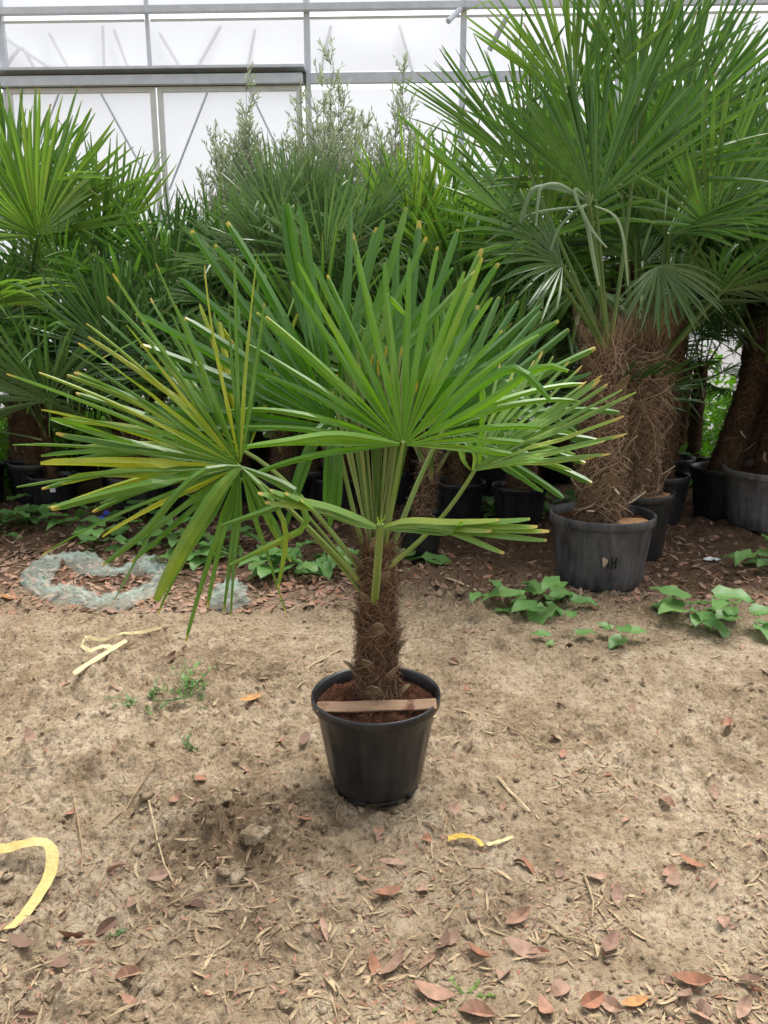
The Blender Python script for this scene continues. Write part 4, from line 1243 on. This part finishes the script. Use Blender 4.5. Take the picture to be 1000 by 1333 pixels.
for (x, y) in scatter_xy(rg, 260, (0, 1000), (850, 1345), dn):
    if math.hypot(x - hx, y - HY) < .18: continue
    o = mesh_obj('straw_leaf', NARROW[rg.randrange(10)])
    lay(o, x, y, rg.uniform(0, 6.28), rg); s = rg.uniform(.6, 1.15); o.scale = (s, s, s)
    tag(o, 'narrow straw coloured dry leaf lying on the pale soil', 'leaf', 'narrow dry leaves on the bare soil')
def db(px, py): return 1.0 if py < 790 else .10 + .12 * (py > 1050)
for (x, y) in scatter_xy(rg, 230, (0, 1000), (690, 1340), lambda px, py: (1.0 if (py < 770 and px < 480) else .25 if py < 800 else .085)):
    if math.hypot(x - hx, y - HY) < .2: continue
    o = mesh_obj('brown_leaf', BROAD[rg.randrange(8)])
    lay(o, x, y, rg.uniform(0, 6.28), rg, .3, .010, .04); s = rg.uniform(.65, 1.1) ; o.scale = (s, s, s)
    tag(o, 'broad reddish brown dead leaf lying on the ground', 'leaf', 'broad brown dead leaves')
for (lb, px, py, yaw, s) in [('bright orange dead leaf lying near the leafy sprig', 328, 916, 2.0, 1.05), ('yellow orange leaf lying at the edge of the litter near the netting', 12, 786, 1.9, 1.0),
                             ('rust coloured dead leaf lying in the foreground soil', 826, 1317, 1.7, .7)]:
    g = ground(px, py); o = mesh_obj('orange_leaf', strip_leaf(.10, .042, .4, .3, rg).mesh('orange_leaf', M['orange']))
    lay(o, g.x, g.y, yaw, rg, .1, .012); o.scale = (s, s, s); tag(o, lb, 'leaf')
# litter too fine to count, merged
def cloud(name, label, n, pxr, pyr, Lr, Wr, mat, seed, dens=None, curl=.3):
    rg = random.Random(seed); rn = np.random.default_rng(seed)
    P = np.array(scatter_xy(rg, n, pxr, pyr, dens))
    x, y = P[:, 0], P[:, 1]
    z = hgt(x, y); e = .02
    nx_ = -(hgt(x + e, y) - hgt(x - e, y)) / (2 * e) + rn.normal(0, .25, n); ny_ = -(hgt(x, y + e) - hgt(x, y - e)) / (2 * e) + rn.normal(0, .25, n)
    N = np.stack([nx_, ny_, np.ones(n)], -1); N /= np.linalg.norm(N, axis=1)[:, None]
    yaw = rn.uniform(0, 6.28, n)
    D = np.stack([np.cos(yaw), np.sin(yaw), np.zeros(n)], -1); D -= N * (D * N).sum(1)[:, None]; D /= np.linalg.norm(D, axis=1)[:, None]
    S = np.cross(N, D)
    L = rn.uniform(*Lr, n)[:, None]; W = rn.uniform(*Wr, n)[:, None]
    c = np.stack([x, y, z + .004], -1)
    cu = rn.uniform(-.2, 1, n)[:, None] * curl
    bend = rn.normal(0, .25, n)[:, None]
    st = []
    for (u, ww) in ((-.5, .08), (-.2, .85), (.15, 1.0), (.5, .08)):
        q = c + D * L * u + N * cu * L * u * u + S * bend * L * u * u
        st += [q - S * W * .5 * ww, q + S * W * .5 * ww]
    Vv = np.stack(st, 1).reshape(-1, 3)
    i0 = np.arange(n)[:, None] * 8
    Fq = np.concatenate([i0 + np.array([[0, 1, 3, 2]]), i0 + np.array([[2, 3, 5, 4]]), i0 + np.array([[4, 5, 7, 6]])])
    C = np.ones((n, 8, 4)); C[..., 1] = rn.random(n)[:, None]
    o = mesh_obj(name, np_mesh(name, Vv, Fq, M[mat], C.reshape(-1, 4)))
    tag(o, label, 'litter', kind='stuff')
cloud('straw_litter', 'shredded narrow dry leaves strewn over the pale soil', 1250, (-40, 1040), (770, 1360), (.025, .075), (.004, .011), 'straw', 21, dn, .5)
cloud('straw_fibre', 'fine straw fibres strewn over the pale soil', 3600, (-40, 1040), (770, 1360), (.008, .045), (.0012, .0032), 'straw', 25, dn)
cloud('dark_litter', 'small dark leaf fragments strewn over the soil', 2600, (-40, 1040), (770, 1360), (.008, .03), (.003, .010), 'redleaf', 22, dn)
cloud('leaf_litter', 'dense brown leaf litter under the row of palms', 4200, (-60, 1060), (650, 800), (.03, .09), (.014, .040), 'redleaf', 23, lambda px, py: 1 if px < 520 else .35)
cloud('pale_litter', 'pale shredded leaves among the litter under the palms', 1500, (-60, 1060), (660, 840), (.02, .09), (.003, .010), 'straw', 24)

# clods
def clod_mesh(seed, sub=2, size=None):
    import bmesh
    bm = bmesh.new(); bmesh.ops.create_icosphere(bm, subdivisions=sub, radius=1)
    rg = random.Random(seed); off = rg.uniform(0, 99)
    for v in bm.verts:
        k = .75 + .9 * (float(vnoise(np.array([v.co.x * 1.6 + off]), np.array([v.co.y * 1.6 + v.co.z * 2.1]), seed)[0]) - .3) + rg.uniform(-.05, .05) + .25 * (float(vnoise(np.array([v.co.x * 5 + off]), np.array([v.co.y * 5 + v.co.z * 4]), seed + 3)[0]) - .5)
        v.co *= k; v.co.z *= .7
    me = bpy.data.meshes.new('soil_clod'); bm.to_mesh(me); bm.free(); me.materials.append(M['soil'])
    if size: me.transform(Matrix.Scale(size, 4)); me.polygons.foreach_set('use_smooth', [True] * len(me.polygons))
    return me
for (lb, px, py, s, k) in [('large rounded earth clod in front of the churned mound', 304, 1143, .040, 0), ('rough earth clod on top of the churned mound', 336, 1108, .045, 1), ('earth clod at the back of the churned mound', 290, 1070, .038, 2),
                           ('brown earth clod beside the large rounded clod', 228, 1125, .026, 3), ('pale earth clod left of the churned mound', 190, 1052, .028, 4), ('earth clod on the soil ridge by the little black pot', 600, 792, .035, 1)]:
    g = ground(px, py); o = mesh_obj('soil_clod', clod_mesh(k, 3, s)); o.location = (g.x, g.y, hz(g.x, g.y) + s * .15); o.rotation_euler = (.2, .1, k)
    tag(o, lb, 'clod')
tmpl = []
for me in (clod_mesh(40, 1), clod_mesh(41, 1), clod_mesh(42, 1)):
    vv = np.zeros(len(me.vertices) * 3); me.vertices.foreach_get('co', vv); ff = np.array([list(p.vertices) for p in me.polygons])
    tmpl.append((vv.reshape(-1, 3), ff))
rg = random.Random(91); Vs, Fs = [], []; k0 = 0
spots = scatter_xy(rg, 1900, (-30, 1030), (760, 1350), lambda px, py: 1.0 if math.hypot((px - 300) / 140, (py - 1090) / 60) < 1 else (.5 if py < 830 else .16))
for (x, y) in spots:
    vv, ff = tmpl[rg.randrange(3)]
    s = min(.02, .0035 * math.exp(abs(rg.gauss(0, .75))))
    a = rg.uniform(0, 6.28); ca_, sa_ = math.cos(a), math.sin(a)
    q = vv * s * np.array([1, rg.uniform(.7, 1.2), rg.uniform(.8, 1.2)])
    q = np.stack([q[:, 0] * ca_ - q[:, 1] * sa_, q[:, 0] * sa_ + q[:, 1] * ca_, q[:, 2]], -1) + np.array([x, y, hz(x, y) + s * .2])
    Vs.append(q); Fs.append(ff + k0); k0 += len(vv)
o = mesh_obj('soil_crumbs', np_mesh('soil_crumbs', np.concatenate(Vs), np.concatenate(Fs), M['soil'])); tag(o, 'loose crumbs of earth scattered over the soil', 'soil', kind='stuff')

# long dry stalks and twigs
def stalk(label, pts, r, flat=1.0, mat='stalk', lift=.008):
    P = []
    for (px, py) in pts:
        g = ground(px, py); P.append(Vector((g.x, g.y, hz(g.x, g.y) + lift)))
    c = P[0].copy()
    Q = []
    for i in range(len(P) - 1):
        for u in (0, .5): Q.append(P[i].lerp(P[i + 1], u) - c + (Vector((0, 0, .004)) if u else Vector()))
    Q.append(P[-1] - c)
    o = MB().tube(Q, [r * (1 - .4 * i / len(Q)) for i in range(len(Q))], 5, flat=flat).build('dry_stalk', M[mat]); o.location = c
    tag(o, label, 'stalk')
stalk('long thin dry stalk lying in front of the churned mound', [(190, 1195), (260, 1165), (330, 1157), (400, 1136)], .0035)
stalk('wide pale dry strap leaf lying left of the black pot', [(398, 878), (420, 868), (445, 851)], .010, .3)
stalk('bent dry stalk right of the black pot', [(640, 945), (680, 962), (715, 985), (760, 978)], .004)
stalk('pale broken stick on the soil ridge beside the little black pot', [(580, 770), (605, 780), (620, 788)], .012, .5)
stalk('pale dry stick beside the dock clump', [(622, 774), (660, 772), (690, 775)], .008, .5)
stalk('short pale stick pointing at the dock clump', [(660, 780), (672, 790), (680, 800)], .010, .5)
stalk('curled dry stem near the yellow ribbon', [(95, 1035), (102, 1075), (108, 1110), (104, 1160)], .004)
stalk('thin dry stem across the churned mound', [(195, 1060), (205, 1100), (215, 1135), (225, 1150)], .0035)
stalk('bundle-like straw stem lying behind the churned mound', [(135, 1080), (165, 1050), (195, 1020), (235, 985)], .0035)
stalk('pale straw stem in the right foreground', [(760, 1150), (772, 1185), (770, 1205)], .004)
stalk('pale curved straw lying right of the pot base', [(648, 1016), (662, 1035), (690, 1060)], .007, .4)
stalk('thin twig lying along the ground by the right foreground', [(700, 1205), (735, 1230), (770, 1240)], .004)
stalk('dry twig in the litter behind the netting', [(0, 745), (50, 735), (90, 722)], .006)

# ------------------------------------------------------------------ ribbons, netting, scraps
def ribbon(name, label, cat, pts, mat, width):
    """flat tape through (px, py, height, dx, dy, dz) with its width vector"""
    P, Wd = [], []
    for (px, py, hh, wx, wy, wz) in pts:
        r = ray(px, py); g = ground(px, py)
        z = hz(g.x, g.y) + hh
        t = (CAM_H - z) / -r.z
        P.append(Vector((0, 0, CAM_H)) + r * t); Wd.append(Vector((wx, wy, wz)).normalized())
    c = P[0].copy(); c.z = hz(c.x, c.y)
    v, f, ups = [], [], []
    n = 6 * (len(P) - 1)
    for i in range(n + 1):
        t = i / 6; k = min(int(t), len(P) - 2); u = t - k
        p0, p1, p2, p3 = P[max(k - 1, 0)], P[k], P[k + 1], P[min(k + 2, len(P) - 1)]
        p = .5 * ((2 * p1) + (p2 - p0) * u + (2 * p0 - 5 * p1 + 4 * p2 - p3) * u * u + (3 * p1 - p0 - 3 * p2 + p3) * u ** 3)
        wv = Wd[k].lerp(Wd[k + 1], u).normalized() * width / 2
        ups.append(max(0.0, max(hz(p.x + wv.x * q, p.y + wv.y * q) + .004 - (p.z + wv.z * q) for q in (-1, -.5, 0, .5, 1))))
        for q in (-1, -.33, .33, 1): v.append(p + wv * q - c + Vector((0, 0, .0015 * math.sin(i * 1.7 + q * 2))))
    for i in range(n):
        for q in range(3): f.append((i * 4 + q, i * 4 + q + 1, i * 4 + q + 5, i * 4 + q + 4))
    ups = np.convolve(np.pad([max(ups[max(0, i - 4):i + 5]) for i in range(n + 1)], 4, mode='edge'), np.ones(9) / 9, 'valid')
    for i in range(n + 1):
        for q in range(4): v[i * 4 + q].z += float(ups[i])
    o = MB().add(v, f).build(name, M[mat]); o.location = c
    md = o.modifiers.new('thick', 'SOLIDIFY'); md.thickness = .0012
    return tag(o, label, cat)
ribbon('plastic_ribbon', 'curled flat yellow plastic ribbon lying beside the churned soil', 'ribbon',
       [(-30, 1108, .02, .1, 1, .3), (10, 1104, .03, .1, 1, .4), (45, 1096, .045, .2, 1, .2), (66, 1104, .05, .9, .3, -.2), (66, 1135, .03, 1, .1, 0), (48, 1170, .012, 1, .3, 0), (28, 1200, .010, 1, .3, 0), (12, 1216, .012, 1, .3, 0)], 'tape', .036)
ribbon('plastic_ribbon', 'straight pale yellow strip of tape in front of the netting', 'ribbon', [(97, 887, .012, 1, -1.4, 0), (130, 864, .012, 1, -1.4, 0), (165, 840, .016, 1, -1.4, 0)], 'tape_pale', .045)
ribbon('plastic_ribbon', 'crumpled thin yellow tape behind the pale strip', 'ribbon', [(106, 843, .010, 0, 1, .2), (118, 848, .02, .2, 1, .9), (134, 842, .03, 0, 1, .3), (150, 846, .012, .3, 1, 1.2), (160, 840, .012, 0, 1, .1)], 'tape_pale', .024)
ribbon('plastic_ribbon', 'narrow twisted yellow tape trailing from the crumpled tape', 'ribbon', [(108, 838, .01, .6, 1, .4), (112, 829, .025, .2, 1, .9), (135, 833, .02, 0, 1, 1.5), (158, 826, .012, .2, 1, .1), (180, 824, .02, 0, 1, 1.2), (210, 817, .010, 0, 1, .4)], 'tape_pale', .018)
ribbon('leaf_peel', 'curled yellow dry leaf piece in front of the black pot', 'leaf', [(583, 1092, .015, .1, 1, .3), (600, 1088, .024, .1, 1, .2), (618, 1092, .02, .3, 1, -.3), (628, 1103, .012, 1, .6, -.2)], 'peel', .020)
ribbon('leaf_peel', 'pale flat peel beside the curled yellow piece', 'leaf', [(634, 1104, .010, 1, -2, 0), (650, 1099, .012, 1, -2, 0), (668, 1092, .012, 1, -2, 0)], 'tape_pale', .014)

def net_loop():
    g0 = ground(128, 768); mb = MB()
    z0 = hz(g0.x, g0.y)
    n, m_ = 90, 10
    pl_ = [(48, 768), (62, 745), (95, 737), (130, 752), (165, 752), (200, 741), (212, 765), (180, 782), (140, 795), (105, 785), (70, 783)]
    L = [ground(*p) for p in pl_]
    v, f = [], []
    for i in range(n):
        t = i / n * len(L); k = int(t); u = t - k
        p0, p1, p2, p3 = L[(k - 1) % len(L)], L[k % len(L)], L[(k + 1) % len(L)], L[(k + 2) % len(L)]
        p = .5 * ((2 * p1) + (p2 - p0) * u + (2 * p0 - 5 * p1 + 4 * p2 - p3) * u * u + (3 * p1 - p0 - 3 * p2 + p3) * u ** 3)
        dd = (p2 - p1).normalized(); sd = Vector((-dd.y, dd.x, 0))
        for q in range(m_):
            s = q / (m_ - 1) * 2 - 1
            ww = .085 * (1 + .35 * math.sin(i * .35))
            pt = p + sd * s * ww
            zz = hz(pt.x, pt.y) + .012 + .07 * (1 - s * s) * (.3 + .7 * math.sin(i * .22) ** 2) + .016 * math.sin(i * .5 + q * 2.6) + .010 * math.sin(i * 2.3 - q)
            v.append((pt.x - g0.x, pt.y - g0.y, zz - z0))
    for i in range(n):
        for q in range(m_ - 1):
            a, b = i * m_ + q, ((i + 1) % n) * m_ + q
            f.append((a, a + 1, b + 1, b))
    o = mb.add(v, f).build('netting', M['net'], None, True); o.location = (g0.x, g0.y, z0)
    tag(o, 'crumpled loop of pale green plastic netting lying on the soil', 'netting')
net_loop()
def net_bag():
    g0 = ground(293, 795); mb = MB(); z0 = hz(g0.x, g0.y)
    n, m_ = 36, 12
    v, f = [], []
    for lay_ in (1.0, .86):
        k0 = len(v)
        for j in range(m_ + 1):
            el = j / m_ * math.pi / 2
            for i in range(n):
                th = 2 * math.pi * i / n
                k = lay_ * (1 + .10 * math.sin(5 * th + j) + .08 * math.sin(3 * th - 2 * j) + .05 * math.sin(9 * th + j * 2))
                x = .125 * math.cos(th) * math.cos(el) * k + .04 * math.sin(el); y = .09 * math.sin(th) * math.cos(el) * k
                v.append((x, y, -.005 + .16 * math.sin(el) ** 1.1 * k))
        for j in range(m_):
            for i in range(n):
                a, b = k0 + j * n + i, k0 + j * n + (i + 1) % n
                f.append((a, b, b + n, a + n))
    o = mb.add(v, f).build('net_bag', M['net'], None, True); o.location = (g0.x, g0.y + .05, z0)
    tag(o, 'bunched up pale green net bag lying below the hanging fan tips', 'netting')
net_bag()
def scrap(name, label, px, py, sx, sy, hh, mat, seed):
    rg = random.Random(seed); g = ground(px, py); n = 6; v, f = [], []
    for i in range(n):
        for j in range(n):
            v.append(((i / (n - 1) - .5) * sx + rg.uniform(-.1, .1) * sx, (j / (n - 1) - .5) * sy + rg.uniform(-.1, .1) * sy, .012 + abs(rg.gauss(0, .5)) * hh))
    for i in range(n - 1):
        for j in range(n - 1): f.append((i * n + j, (i + 1) * n + j, (i + 1) * n + j + 1, i * n + j + 1))
    o = MB().add(v, f).build(name, M[mat]); o.location = (g.x, g.y, hz(g.x, g.y)); o.rotation_euler = (0, 0, rg.uniform(-.4, .4))
    md = o.modifiers.new('thick', 'SOLIDIFY'); md.thickness = .002
    tag(o, label, 'scrap')
scrap('plastic_scrap', 'crumpled bright blue plastic scrap in the litter by the pots', 132, 686, .10, .10, .07, 'blue', 1)
scrap('plastic_scrap', 'thin blue plastic shred behind the crumpled blue scrap', 143, 674, .14, .04, .02, 'blue', 2)
scrap('plastic_scrap', 'small white plastic scrap on the brown peat', 926, 729, .11, .04, .02, 'white', 3)
